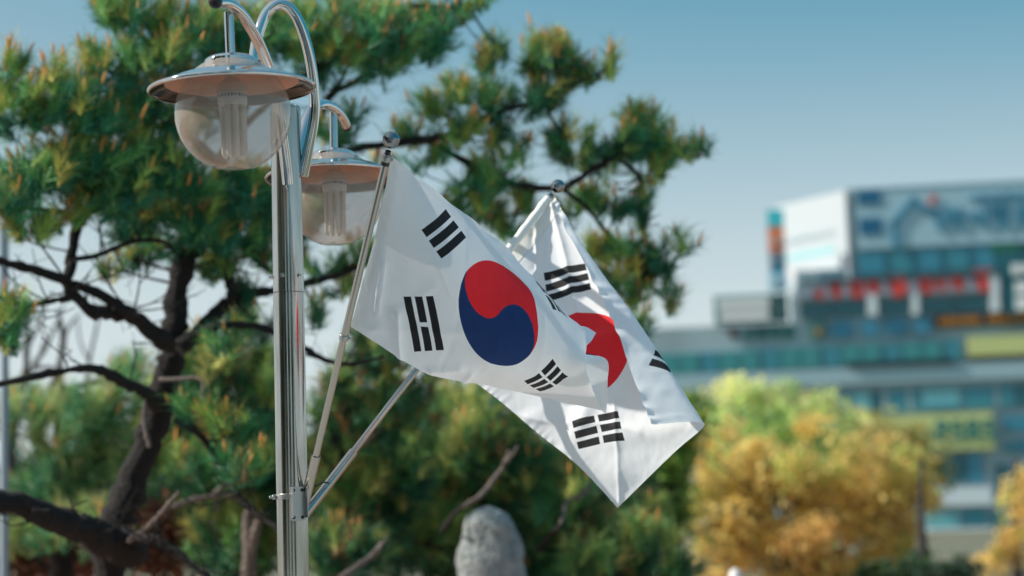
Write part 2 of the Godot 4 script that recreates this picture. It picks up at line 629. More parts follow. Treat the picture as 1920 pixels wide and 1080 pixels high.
func ground() -> void:
	var st := newst()
	st.set_smooth_group(-1)
	quad(st, Vector3(-900, 0, 200), Vector3(-900, 0, -1500), Vector3(900, 0, -1500), Vector3(900, 0, 200))
	var m := mat("soil", Color.WHITE, 0.95)
	m.albedo_texture = noise_tex(0.02, lin(0.09, 0.10, 0.06), lin(0.17, 0.16, 0.11), 31)
	m.uv1_triplanar = true
	m.uv1_world_triplanar = true
	m.uv1_scale = Vector3(0.2, 0.2, 0.2)
	tag(put("ground", done(st), m), "", "", "", "structure")
	st = newst()
	st.set_smooth_group(-1)
	quad(st, Vector3(-30, 0.004, 40), Vector3(-30, 0.004, -7.6), Vector3(30, 0.004, -7.6), Vector3(30, 0.004, 40))
	m = mat("paving", Color.WHITE, 0.9)
	m.albedo_texture = noise_tex(0.03, lin(0.32, 0.32, 0.31), lin(0.42, 0.42, 0.40), 33)
	m.uv1_triplanar = true
	m.uv1_world_triplanar = true
	m.uv1_scale = Vector3(0.4, 0.4, 0.4)
	tag(put("pavement", done(st), m), "", "", "", "structure")
	st = newst()
	st.set_smooth_group(-1)
	quad(st, Vector3(-40, 0.006, -7.7), Vector3(-40, 0.006, -44), Vector3(16, 0.006, -44), Vector3(16, 0.006, -7.7))
	m = mat("needle_litter", Color.WHITE, 0.9)
	m.albedo_texture = noise_tex(0.03, lin(0.27, 0.15, 0.105), lin(0.40, 0.25, 0.18), 35)
	m.uv1_triplanar = true
	m.uv1_world_triplanar = true
	m.uv1_scale = Vector3(0.4, 0.4, 0.4)
	tag(put("soil", done(st), m), "", "", "", "structure")

# ---------------------------------------------------------------- street lamp
func street_lamp() -> void:
	var a := at(542, 600, 6.5)
	var base := Vector3(a.x, 0, a.z)
	var o := thing("street_lamp", "polished steel street lamp post with globe lanterns on curved arms", "street lamp", base)
	var top := at(552, 188, 6.5).y
	var seam := at(542, 549, 6.5).y
	var r := 0.0525
	var st := newst()
	lathe(st, Vector3.ZERO, [Vector2(0.0, 0.0), Vector2(0.14, 0.0), Vector2(0.14, 0.02), Vector2(0.075, 0.03), Vector2(r, 0.12), Vector2(r, 0.14), Vector2(r, 1.0), Vector2(r, seam - 0.0015)], 64)
	put("lower_pole", done(st), mats.steel, o)
	st = newst()
	lathe(st, Vector3.ZERO, [Vector2(r - 0.004, seam - 0.006), Vector2(r - 0.004, seam + 0.001), Vector2(r - 0.0005, seam + 0.002), Vector2(r - 0.0005, seam + 0.003), Vector2(r - 0.0005, seam + 0.3), Vector2(r - 0.0005, top - 0.012), Vector2(r - 0.0005, top - 0.01), Vector2(r - 0.004, top - 0.002), Vector2(r * 0.6, top + 0.006), Vector2(0.0, top + 0.008)], 64)
	put("upper_pole", done(st), mats.steel, o)
	# three set screws just above the seam
	for ang in [-1.45, -0.25, 0.9]:
		st = newst()
		var d := Vector3(sin(ang), 0, cos(ang))
		var p := Vector3(0, at(542, 518, 6.5).y, 0)
		lathe(st, p + d * (r - 0.004), [Vector2(0.0, 0.018), Vector2(0.004, 0.018), Vector2(0.0045, 0.0165), Vector2(0.0045, 0.009), Vector2(0.0075, 0.009), Vector2(0.0075, 0.0), Vector2(0, 0)], 10, d)
		put("set_screw", done(st), mats.chrome, o)
	# arms: traced in the upright plane of each lantern
	var arm_a := []
	for q in [[540, 345, 0.02], [537, 318, 0.04], [531, 270, 0.10], [521, 200, 0.20], [508, 140, 0.32], [497, 108, 0.42], [484, 78, 0.54], [470, 52, 0.68], [454, 28, 0.84], [438, 13, 0.98], [420, 4, 1.12], [403, 4, 1.26]]:
		arm_a.append(at(q[0], q[1], 6.44 - 0.55 * q[2]) - base)
	var arm_c := []
	for q in [[553, 345, 0.04], [556, 310, 0.10], [561, 275, 0.18], [568, 245, 0.28], [578, 216, 0.42], [590, 201, 0.58], [604, 195, 0.75], [619, 199, 0.92], [632, 209, 1.08], [643, 223, 1.2], [650, 238, 1.3]]:
		arm_c.append(at(q[0], q[1], 6.55 + 0.56 * q[2]) - base)
	var arm_b := []
	for q in [[568, 330, 6.56], [578, 280, 6.57], [588, 225, 6.58], [590, 180, 6.58], [583, 120, 6.57], [571, 70, 6.56], [556, 32, 6.55], [538, 12, 6.54], [519, 9, 6.53], [500, 25, 6.52], [487, 55, 6.50], [478, 95, 6.48], [474, 150, 6.46]]:
		arm_b.append(at(q[0], q[1], q[2]) - base)
	var arm_nodes := []
	for l in [[arm_a, 0.0185], [arm_c, 0.0185], [arm_b, 0.0185]]:
		var s := smooth(l[0], 6)
		var rr := []
		for i in s.size(): rr.append(l[1])
		st = newst()
		tube(st, s, rr, 28)
		var am := put("arm", done(st), mats.chrome, o)
		arm_nodes.append(am)
		var e: Vector3 = s[-1]
		var dd: Vector3 = (s[-1] - s[-2]).normalized()
		st = newst()
		lathe(st, e - dd * 0.004, [Vector2(0.0, 0.012), Vector2(0.012, 0.011), Vector2(0.0195, 0.006), Vector2(0.0197, -0.008), Vector2(0.0186, -0.008)], 24, dd)
		put("end_cap", done(st), mats.dark_steel, am)
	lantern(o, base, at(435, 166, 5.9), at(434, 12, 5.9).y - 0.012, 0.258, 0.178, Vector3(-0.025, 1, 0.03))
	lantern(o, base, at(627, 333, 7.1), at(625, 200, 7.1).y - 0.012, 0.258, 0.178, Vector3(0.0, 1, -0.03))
	# clamp band with its bolt, part of the bracket
	var br := thing("flag_bracket", "galvanised steel double flag bracket clamped to the street lamp post", "flag bracket", at(562, 945, 6.45))
	var bo := br.position
	var ax := base - bo
	st = newst()
	var yb := at(542, 932, 6.5).y - bo.y
	lathe(st, Vector3(ax.x, yb, ax.z), [Vector2(r + 0.001, -0.009), Vector2(r + 0.003, -0.009), Vector2(r + 0.003, 0.009), Vector2(r + 0.001, 0.009)], 48)
	put("clamp_band", done(st), mats.dull_steel, br)
	st = newst()
	var bd := Vector3(-0.96, 0, 0.28).normalized()
	lathe(st, Vector3(ax.x, yb, ax.z) + bd * (r + 0.002), [Vector2(0, 0.022), Vector2(0.005, 0.022), Vector2(0.005, 0.012), Vector2(0.009, 0.012), Vector2(0.009, 0.002), Vector2(0.0, 0.0)], 6, bd)
	put("bolt", done(st), mats.dull_steel, br)
	# plate
	var pd := Vector3(0.42, 0, 0.9).normalized()
	var pb := Basis(Vector3.UP.cross(pd).normalized(), Vector3.UP, pd)
	st = newst()
	var pc := Vector3(ax.x, 0, ax.z) + pd * (r + 0.006)
	chamfered(st, pc, Vector3(0.052, 0.112, 0.006), 0.004, pb)
	put("plate", done(st), mats.dull_steel, br)
	for sx in [-1, 1]:
		st = newst()
		box(st, pc + pb * Vector3(0.025 * sx, 0.004, 0.016), Vector3(0.003, 0.10, 0.028), pb)
		put("side_flange", done(st), mats.dull_steel, br)
		for sy in [-1, 1]:
			st = newst()
			lathe(st, pc + pb * Vector3(0.015 * sx, 0.045 * sy, 0.003), [Vector2(0, 0.005), Vector2(0.004, 0.0045), Vector2(0.006, 0.001), Vector2(0.006, 0.0)], 12, pd)
			put("screw", done(st), mats.dark_steel, br)
	# sockets for the two poles and the wire brace between them
	for q in [[566, 966, 6.435, 733, 262, 5.88], [571, 966, 6.45, 1046, 349, 7.37]]:
		st = newst()
		var p0 := at(q[0], q[1], q[2]) - bo
		var p1 := p0.lerp(at(q[3], q[4], q[5]) - bo, 0.172)
		tube(st, [p0, p0.lerp(p1, 0.5), p1], [0.0165, 0.0165, 0.0165], 24)
		put("socket", done(st), mats.aluminium, br)
	st = newst()
	tube(st, [at(592, 912, 6.42) - bo, at(606, 904, 6.45) - bo, at(617, 906, 6.49) - bo], [0.003, 0.003, 0.003], 8)
	put("brace", done(st), mats.dark_steel, br)

func lantern(o: Node3D, base: Vector3, rim: Vector3, arm_y: float, rr: float, gr: float, up: Vector3) -> void:
	var b := Basis(Quaternion(Vector3.UP, up.normalized()))
	# shade: shallow spun cone with a rolled rim, thin sheet
	var prof := [Vector2(0.062, 0.062), Vector2(0.085, 0.058), Vector2(0.13, 0.048), Vector2(0.18, 0.033), Vector2(0.225, 0.014), Vector2(0.245, 0.004)]
	for k in 9:
		var t := PI * 0.5 - PI * 1.15 * k / 8.0
		prof.append(Vector2(rr - 0.0065 + 0.0065 * cos(t), -0.002 + 0.0065 * sin(t)))
	var st := newst()
	lathe(st, Vector3.ZERO, prof, 96)
	var sh := put("lamp_shade", done(st), mats.chrome, o)
	sh.position = rim - base
	sh.basis = b
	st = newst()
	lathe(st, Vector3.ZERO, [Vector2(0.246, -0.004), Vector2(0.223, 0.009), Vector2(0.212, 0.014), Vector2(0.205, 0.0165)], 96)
	put("underside", done(st), mat("painted_dark_reflection", lin(0.035, 0.04, 0.035), 0.14, 1.0), sh)  # outer ring darkened in colour to stand for mirrored trees
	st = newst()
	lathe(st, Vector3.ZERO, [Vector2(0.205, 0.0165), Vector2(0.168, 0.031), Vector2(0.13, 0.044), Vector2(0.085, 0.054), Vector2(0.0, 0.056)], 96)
	put("pink_underside", done(st), mat("painted_ground_reflection", lin(0.66, 0.34, 0.24), 0.5, 0.3), sh)  # pink tint paints the mirrored russet ground onto the chrome underside
	st = newst()
	lathe(st, Vector3.ZERO, [Vector2(0.0, 0.102), Vector2(0.04, 0.101), Vector2(0.066, 0.098), Vector2(0.076, 0.092), Vector2(0.080, 0.088), Vector2(0.080, 0.062), Vector2(0.086, 0.058), Vector2(0.088, 0.054)], 72)
	put("collar", done(st), mats.chrome, sh)
	for ang in [-0.5, 1.5]:
		st = newst()
		var d := Vector3(sin(ang), 0, cos(ang))
		lathe(st, Vector3(0, 0.075, 0) + d * 0.079, [Vector2(0, 0.012), Vector2(0.005, 0.011), Vector2(0.007, 0.008), Vector2(0.007, 0.0)], 12, d)
		put("screw", done(st), mats.dark_steel, sh)
	var stem_top := arm_y - rim.y
	st = newst()
	lathe(st, Vector3.ZERO, [Vector2(0.0148, 0.099), Vector2(0.0148, stem_top)], 32)
	put("stem", done(st), mats.chrome, sh)
	# globe: clear dusty glass, flattened at the foot
	var gc := -0.078
	var gp := []
	for k in 41:
		var t := 0.30 + (PI - 0.30 - 0.36) * k / 40.0
		gp.append(Vector2(gr * sin(t), gc + gr * cos(t)))
	gp.append(Vector2(gr * 0.20, gc - gr * 0.955))
	gp.append(Vector2(0, gc - gr * 0.96))
	st = newst()
	lathe(st, Vector3.ZERO, gp, 80)
	var gm := mat("globe_glass", Color(0.73, 0.66, 0.60, 0.40), 0.02)
	gm.transparency = BaseMaterial3D.TRANSPARENCY_ALPHA
	put("globe", done(st), gm, sh)
	# compact fluorescent bulb: white ballast, printed band, four tubes
	st = newst()
	lathe(st, Vector3.ZERO, [Vector2(0.0, 0.055), Vector2(0.018, 0.055), Vector2(0.020, 0.03), Vector2(0.032, 0.022), Vector2(0.042, 0.008), Vector2(0.045, -0.01), Vector2(0.045, -0.045), Vector2(0.041, -0.056), Vector2(0.0, -0.056)], 40)
	var bm := mat("lamp_white", lin(0.72, 0.70, 0.66), 0.45)
	var bulb := put("lamp_bulb", done(st), bm, sh)
	st = newst()
	lathe(st, Vector3.ZERO, [Vector2(0.0456, -0.012), Vector2(0.0456, -0.036)], 40)
	var pm := mat("printed_band", Color.WHITE, 0.5)
	if pm.albedo_texture == null:
		var im := Image.create(128, 8, false, Image.FORMAT_RGB8)
		im.fill(Color8(214, 216, 214))
		var r := RandomNumberGenerator.new()
		r.seed = 3
		var x := 2
		while x < 122:
			var wd := r.randi_range(2, 6)
			im.fill_rect(Rect2i(x, 2, wd, 4), Color8(60, 76, 96))
			x += wd + r.randi_range(2, 7)
		pm.albedo_texture = ImageTexture.create_from_image(im)
		pm.uv1_triplanar = true
		pm.uv1_scale = Vector3(9, 58, 9)
	put("printed_band", done(st), pm, bulb)
	for k in 8:
		var an := TAU * (k + 0.5) / 8
		var c := Vector3(cos(an), 0, sin(an)) * 0.033
		st = newst()
		tube(st, [c + Vector3(0, -0.055, 0), c + Vector3(0, -0.12, 0), c + Vector3(0, -0.205, 0), c * 0.97 + Vector3(0, -0.213, 0), c * 0.9 + Vector3(0, -0.216, 0)], [0.0085, 0.0085, 0.0085, 0.006, 0.001], 10)
		put("fluorescent_tube", done(st), bm, bulb)

# ---------------------------------------------------------------- flags
func flags() -> void:
	var m := mat("flag_cloth", Color.WHITE, 0.75)
	m.albedo_texture = flag_picture()
	m.texture_repeat = false
	m.backlight_enabled = true
	m.backlight = Color(0.56, 0.56, 0.56)
	m.rim_enabled = true
	m.rim = 0.25
	var hem := mat("hem_cloth", Color8(236, 234, 228), 0.8)
	hem.backlight_enabled = true
	hem.backlight = Color(0.3, 0.3, 0.3)
	var plastic := mat("white_plastic", lin(0.75, 0.75, 0.73), 0.4)
	# poles
	var info := [
		["silver flagpole leaning towards the street, carrying the front flag", [566, 966, 6.435], [733, 262, 5.88], 0],
		["silver flagpole leaning furthest from the lamp post, carrying the rear flag", [571, 966, 6.45], [1046, 349, 7.37], 1]]
	for q in info:
		var p0 := at(q[1][0], q[1][1], q[1][2])
		var p1 := at(q[2][0], q[2][1], q[2][2])
		var o := thing("flagpole", q[0], "flagpole", p0, "flagpoles in the double bracket")
		var d := p1 - p0
		var ax := d.normalized()
		var st := newst()
		tube(st, [Vector3.ZERO, d * 0.5, d * 0.965], [0.0115, 0.0115, 0.0115], 24)
		put("shaft", done(st), mats.aluminium, o)
		st = newst()
		var e := d * 0.96
		lathe(st, e, [Vector2(0.0, -0.03), Vector2(0.0135, -0.03), Vector2(0.0135, 0.0), Vector2(0.009, 0.004), Vector2(0.009, 0.018)], 24, ax)
		put("ferrule", done(st), mats.dark_steel, o)
		st = newst()
		var prof := []
		for k in 21:
			var t := PI - 0.42 - (PI - 0.42) * k / 20.0
			prof.append(Vector2(0.0265 * sin(t), 0.0265 * cos(t)))
		lathe(st, d, prof, 40, ax)
		put("ball_finial", done(st), mat("finial_chrome", lin(0.26, 0.28, 0.29), 0.05, 1.0), o)
		st = newst()
		lathe(st, d, [Vector2(0.004, 0.025), Vector2(0.004, 0.031), Vector2(0.0, 0.032)], 10, ax)
		put("finial_tip", done(st), mats.chrome, o)
		# rings that hold the cloth
		for f in ([0.955, 0.497] if q[3] == 0 else [0.952]):
			st = newst()
			lathe(st, d * f, [Vector2(0.0117, -0.011), Vector2(0.0155, -0.009), Vector2(0.016, 0.0), Vector2(0.0155, 0.009), Vector2(0.0117, 0.011)], 24, ax)
			put("clip_ring", done(st), plastic if q[3] == 1 else mats.dull_steel, o)
			st = newst()
			var side := ax.cross(Vector3(0, 0, 1)).normalized()
			lathe(st, d * f + side * 0.013, [Vector2(0.0, 0.008), Vector2(0.005, 0.008), Vector2(0.006, 0.006), Vector2(0.006, 0.0)], 10, side)
			put("clip_knob", done(st), mats.dull_steel, o)
	# the front flag
	var U := [0.0, 1.0 / 6, 2.0 / 6, 0.5, 4.0 / 6, 5.0 / 6, 0.92, 0.96, 1.0]
	var V := [0.0, 0.2, 0.4, 0.55, 0.75, 1.0]
	var X := [
		[[733, 292], [800, 345], [872, 401], [945, 460], [1003, 526], [1053, 588], [1084, 608], [1100, 615], [1117, 625]],
		[[723, 353], [802, 402], [872, 447], [937, 482], [1004, 528], [1057, 585], [1092, 616], [1096, 632], [1108, 640]],
		[[709, 415], [790, 464], [866, 508], [937, 545], [1007, 562], [1060, 602], [1098, 646], [1090, 655], [1090, 662]],
		[[699, 460], [779, 514], [858, 562], [935, 608], [1008, 640], [1061, 668], [1096, 680], [1088, 682], [1137, 674]],
		[[680, 528], [757, 580], [838, 636], [918, 680], [992, 704], [1055, 716], [1106, 722], [1104, 722], [1139, 716]],
		[[658, 612], [735, 662], [805, 702], [882, 717], [962, 733], [1045, 752], [1122, 768], [1130, 772], [1137, 776]]]
	var D := [
		[5.93, 6.10, 6.25, 6.38, 6.50, 6.60, 6.66, 6.69, 6.70],
		[5.98, 6.08, 6.19, 6.29, 6.39, 6.47, 6.51, 6.56, 6.57],
		[6.04, 6.08, 6.15, 6.23, 6.30, 6.37, 6.41, 6.47, 6.50],
		[6.08, 6.11, 6.15, 6.20, 6.26, 6.31, 6.33, 6.40, 6.43],
		[6.13, 6.15, 6.19, 6.24, 6.32, 6.38, 6.40, 6.46, 6.48],
		[6.20, 6.22, 6.27, 6.35, 6.44, 6.52, 6.55, 6.57, 6.58]]
	var rows := []
	for r in 6:
		var l := []
		for c in 9: l.append([X[r][c][0], X[r][c][1], D[r][c], U[c], V[r]])
		rows.append(l)
	var f := put("flag", cloth(rows, 150, 90, 1), m)
	tag(f, "front white South Korean flag, its red and blue disc facing us", "flag", "two flags on the lamp post")
	put("hoist_hem", cloth(rows, 5, 90, 1, 0.0, 0.035, -0.002), hem, f)
	# the rear flag; its upper edge is folded over towards us
	var U2 := [0.0, 0.2, 0.4, 0.6, 0.8, 1.0]
	var VF := [0.0, 0.05, 0.1, 0.16, 0.22, 0.27]
	var E := [[1037, 378], [1078, 462], [1120, 540], [1158, 625], [1190, 712], [1222, 797]]
	var FO := [[1037, 378], [1092, 470], [1150, 545], [1206, 618], [1262, 703], [1320, 793]]
	var B := [[800, 674], [862, 700], [925, 742], [1008, 812], [1085, 874], [1158, 952]]
	var D2 := [
		[7.31, 7.15, 7.00, 6.87, 6.75, 6.64],
		[7.32, 7.18, 7.06, 6.94, 6.82, 6.71],
		[7.22, 7.13, 7.03, 6.92, 6.82, 6.73],
		[7.11, 7.07, 7.00, 6.91, 6.82, 6.76],
		[7.00, 7.01, 6.97, 6.91, 6.85, 6.81]]
	rows = []
	for r in 5:
		var l := []
		for c in 6:
			var t := (r - 1) / 3.0
			if r == 0:
				l.append([E[c][0], E[c][1], D2[0][c], U2[c], 0.0])
			else:
				l.append([lerpf(FO[c][0], B[c][0], t), lerpf(FO[c][1], B[c][1], t), D2[r][c], U2[c], lerpf(VF[c], 1.0, t)])
		rows.append(l)
	f = put("flag", cloth(rows, 140, 120, 2), m)
	tag(f, "rear white South Korean flag in sunlight, its top edge folded over", "flag", "two flags on the lamp post")
	put("hoist_hem", cloth(rows, 5, 100, 2, 0.0, 0.06, 0.002), hem, f)
	var q0 := at(571, 966, 6.45)
	var q1 := at(1046, 349, 7.37)
	var sl := []
	var sr := []
	for i in 41:
		sl.append(q0.lerp(q1, lerpf(0.50, 0.955, i / 40.0)))
		sr.append(0.0165 + 0.0012 * sin(i * 1.7) + (0.001 if i % 7 == 3 else 0.0))
	var st2 := newst()
	tube(st2, sl, sr, 20, false)
	put("pole_sleeve", done(st2), hem, f)

# ---------------------------------------------------------------- trees
func big_pine() -> void:
	var D := 10.0
	var base := at(204, 1100, D)
	base.y = 0.0
	var o := thing("pine_tree", "large dark red-barked pine with crooked limbs, spreading behind the street lamp", "tree", base)
	var bark: Material = mats.pine_bark
	var limbs := []
	var below := at(196, 1250, D)
	limbs.append(limb(o, "trunk", [[190, 1390, 82], [196, 1250, 78], [206, 1080, 70], [216, 991, 66], [247, 909, 62], [274, 833, 58], [297, 765, 54], [313, 710, 50], [323, 662, 47], [329, 614, 44], [331, 566, 42], [343, 498, 40], [356, 455, 36], [372, 400, 32], [402, 330, 28], [440, 250, 24], [470, 160, 19], [500, 80, 14], [520, 0, 9]], D, D + 0.2, bark, 4, 16))
	var B := [
		[[[305, 645, 30], [295, 635, 30], [247, 594, 27], [210, 588, 27], [171, 583, 25], [130, 545, 21], [123, 525, 20], [68, 508, 18], [30, 497, 16], [-20, 482, 14]], 9.9, 9.4],
		[[[318, 655, 26], [302, 628, 26], [260, 596, 24], [233, 580, 22], [180, 548, 18], [137, 532, 16]], 9.9, 9.6],
		[[[125, 535, 20], [131, 500, 20], [137, 463, 19], [147, 422, 18], [170, 398, 16], [199, 381, 13], [240, 350, 10]], 9.6, 9.9],
		[[[147, 425, 14], [123, 402, 13], [80, 394, 12], [41, 391, 11], [-10, 398, 9]], 9.7, 9.4],
		[[[140, 486, 10], [170, 482, 10], [206, 470, 10], [240, 456, 9], [274, 450, 9], [310, 455, 8], [325, 470, 7]], 9.6, 9.9],
		[[[128, 560, 14], [100, 563, 11], [60, 572, 9], [20, 585, 8], [-15, 590, 7]], 9.6, 9.3],
		[[[292, 760, 26], [281, 744, 25], [258, 728, 23], [233, 717, 21], [208, 703, 20], [185, 693, 18], [150, 691, 16], [103, 699, 14], [50, 710, 13], [-20, 724, 11]], 9.9, 9.3],
		[[[335, 655, 34], [360, 636, 33], [384, 612, 32], [405, 588, 28], [425, 570, 26], [450, 556, 22], [480, 549, 20], [520, 545, 18], [580, 530, 15], [640, 513, 12], [690, 492, 9]], 10.0, 10.5],
		[[[435, 560, 20], [432, 535, 19], [425, 511, 18], [414, 490, 16], [405, 465, 13], [408, 430, 10], [425, 380, 8]], 10.1, 10.3],
		[[[378, 618, 18], [410, 612, 16], [445, 609, 15], [480, 612, 14], [520, 625, 13], [570, 652, 12], [610, 675, 10], [660, 683, 8], [720, 668, 6]], 9.9, 9.6],
		[[[345, 495, 22], [375, 470, 18], [400, 445, 16], [439, 450, 14], [470, 478, 12], [510, 510, 10], [545, 520, 8]], 10.1, 10.4],
		[[[250, 1035, 70], [215, 1020, 66], [185, 1003, 60], [145, 990, 56], [103, 972, 50], [50, 952, 46], [-20, 934, 42]], 9.9, 9.2],
		[[[236, 1012, 26], [267, 1010, 20], [290, 1012, 18], [308, 1020, 17], [343, 1046, 15], [384, 1078, 13], [420, 1120, 12]], 9.8, 9.4],
		[[[330, 790, 16], [355, 800, 15], [385, 828, 15], [421, 892, 14], [445, 928, 13], [481, 964, 12], [520, 990, 10], [560, 1020, 8]], 9.9, 9.4],
		[[[405, 330, 22], [450, 330, 20], [510, 320, 19], [560, 310, 18], [620, 290, 17], [680, 276, 16], [740, 270, 15], [800, 262, 14], [836, 255, 13], [881, 237, 12], [919, 219, 12], [960, 202, 10], [1010, 190, 8], [1060, 165, 6], [1120, 140, 4]], 10.2, 10.9],
		[[[560, 310, 14], [600, 230, 12], [620, 180, 12], [667, 152, 11], [694, 128, 9], [730, 90, 6]], 10.4, 10.8],
		[[[600, 250, 10], [610, 190, 9], [640, 150, 7], [660, 100, 5]], 10.4, 10.6],
		[[[800, 262, 13], [870, 300, 13], [940, 338, 13], [1000, 352, 13], [1050, 352, 13], [1073, 345, 12], [1113, 317, 12], [1153, 293, 11], [1183, 273, 10], [1230, 270, 8], [1290, 280, 4]], 10.6, 11.0],
		[[[1050, 352, 10], [1080, 372, 9], [1110, 400, 9], [1140, 440, 8], [1180, 480, 7], [1215, 520, 5]], 10.8, 11.0],
		[[[1150, 295, 8], [1190, 320, 9], [1205, 350, 9], [1200, 400, 6]], 10.9, 11.0],
		[[[640, 513, 12], [700, 470, 12], [780, 420, 11], [860, 372, 10], [920, 345, 7]], 10.5, 10.8],
		[[[400, 300, 20], [360, 260, 18], [320, 240, 16], [270, 235, 14], [210, 240, 12], [150, 215, 10], [90, 195, 7]], 10.1, 9.6],
		[[[430, 240, 16], [380, 180, 14], [330, 130, 12], [280, 80, 9], [230, 40, 6]], 10.1, 9.9],
		[[[440, 250, 14], [520, 180, 12], [590, 130, 11], [660, 80, 9], [740, 60, 7], [800, 30, 5]], 10.2, 10.6],
		[[[770, 10, 9], [800, 12, 9], [840, 14, 8], [880, 5, 6]], 10.5, 10.7],
		[[[199, 381, 12], [180, 350, 11], [150, 330, 10], [100, 320, 8], [40, 330, 6]], 9.8, 9.5]]
	for b in B:
		limbs.append(limb(o, "branch", b[0], b[1], b[2], bark))
	# dead, barkless stubs
	var pale: Material = mats.pale_bark
	for b in [[[[300, 712, 9], [330, 711, 8], [377, 711, 7], [380, 745, 5], [395, 758, 5], [411, 772, 3]], 9.85, 9.7], [[[280, 838, 9], [272, 800, 8], [270, 770, 7], [273, 738, 3]], 9.75, 9.8], [[[240, 1015, 11], [276, 990, 10], [300, 965, 9], [318, 943, 8], [336, 921, 4]], 9.6, 9.5]]:
		limb(o, "dead_stub", b[0], b[1], b[2], pale)
	var pads := [
		[250, 30, 90, 45, 9.9], [340, 60, 100, 55, 10.0], [450, 60, 90, 60, 10.1], [300, 110, 90, 45, 9.8], [400, 130, 90, 45, 10.0], [215, 20, 40, 30, 9.9],
		[560, 60, 80, 60, 10.3], [650, 50, 110, 60, 10.4], [750, 60, 90, 50, 10.5], [830, 30, 60, 35, 10.6], [600, 120, 80, 50, 10.3], [700, 110, 80, 45, 10.5], [790, 80, 50, 35, 10.5], [880, 5, 40, 20, 10.7],
		[50, 190, 70, 50, 9.5], [20, 130, 40, 30, 9.5], [130, 160, 70, 40, 9.6], [210, 130, 60, 50, 9.7], [150, 215, 100, 40, 9.6], [270, 190, 80, 50, 9.8], [330, 230, 70, 40, 9.9], [220, 235, 80, 30, 9.8], [40, 225, 60, 25, 9.5],
		[60, 320, 80, 50, 9.5], [130, 300, 90, 55, 9.6], [220, 290, 90, 55, 9.8], [310, 330, 90, 55, 9.9], [180, 360, 110, 50, 9.7], [40, 370, 70, 35, 9.5], [400, 370, 90, 55, 10.1], [470, 340, 70, 50, 10.2], [340, 410, 90, 45, 10.0], [260, 390, 70, 35, 9.8], [270, 320, 60, 50, 9.8],
		[440, 430, 60, 40, 10.2], [500, 400, 60, 50, 10.3], [490, 480, 50, 35, 10.3], [560, 420, 50, 40, 10.4], [540, 360, 50, 35, 10.3],
		[60, 430, 60, 22, 9.5], [230, 430, 45, 22, 9.9], [10, 600, 40, 45, 9.3], [30, 640, 35, 30, 9.4], [250, 480, 60, 20, 10.3], [210, 500, 40, 18, 10.3],
		[620, 245, 45, 35, 10.4], [650, 210, 30, 25, 10.5], [830, 210, 50, 25, 10.7], [870, 180, 50, 40, 10.8], [850, 250, 60, 25, 10.6], [920, 240, 50, 25, 10.8],
		[950, 190, 70, 40, 10.8], [900, 130, 30, 45, 10.9], [990, 110, 40, 40, 10.9], [1040, 110, 40, 45, 10.9], [1075, 100, 30, 35, 11.0], [1050, 160, 50, 30, 10.9], [1120, 145, 40, 25, 11.0], [1150, 115, 14, 22, 11.0], [1000, 180, 50, 30, 10.9], [940, 90, 22, 22, 10.9],
		[780, 250, 40, 25, 10.6], [800, 300, 40, 25, 10.6],
		[1060, 250, 45, 22, 10.8], [1090, 285, 50, 35, 10.9], [1150, 265, 60, 35, 10.9], [1210, 240, 55, 38, 11.0], [1250, 260, 50, 38, 11.0], [1290, 285, 38, 18, 11.0], [1220, 290, 60, 30, 11.0], [1320, 275, 14, 14, 11.0], [1130, 310, 50, 25, 10.9], [1235, 325, 35, 18, 11.0],
		[870, 340, 50, 35, 10.6], [930, 330, 50, 35, 10.7], [960, 290, 40, 30, 10.7], [900, 390, 60, 35, 10.7], [990, 380, 40, 35, 10.8], [960, 420, 40, 30, 10.8], [850, 400, 40, 30, 10.6],
		[1090, 390, 50, 32, 10.9], [1140, 380, 50, 30, 10.9], [1190, 370, 40, 30, 11.0], [1205, 400, 30, 22, 11.0],
		[1170, 470, 50, 35, 11.0], [1230, 465, 45, 25, 11.0], [1280, 458, 24, 20, 11.0], [1160, 520, 60, 32, 11.0], [1220, 525, 50, 32, 11.0], [1255, 565, 25, 22, 11.0], [1200, 560, 45, 25, 11.0], [1110, 480, 35, 30, 10.9], [1190, 610, 40, 22, 11.0], [1250, 500, 30, 25, 11.0],
		[600, 500, 50, 25, 10.5], [680, 480, 40, 25, 10.5], [640, 540, 40, 20, 10.5],
		[400, 440, 60, 40, 10.1], [450, 500, 60, 34, 10.2], [395, 500, 40, 28, 10.3], [480, 545, 40, 24, 10.3], [320, 460, 60, 28, 10.2], [120, 410, 50, 20, 9.6], [590, 400, 40, 34, 10.5], [620, 330, 40, 24, 10.5], [590, 590, 30, 20, 10.4], [700, 330, 40, 26, 10.6], [470, 590, 40, 22, 10.2], [430, 640, 50, 25, 9.9],
		[460, 880, 60, 35, 9.5], [430, 800, 60, 40, 9.8], [380, 770, 40, 25, 9.8]]
	twigs(o, pads, limbs, bark, 0.009)
	for e in pads: e[3] *= 0.86
	pine_crown(o, pads, 150.0, 0.92, [Color(0.02, 0.20, 0.11), Color(0.05, 0.29, 0.11), Color(0.15, 0.40, 0.11), Color(0.36, 0.52, 0.11), Color(0.60, 0.54, 0.11)], 0.36)

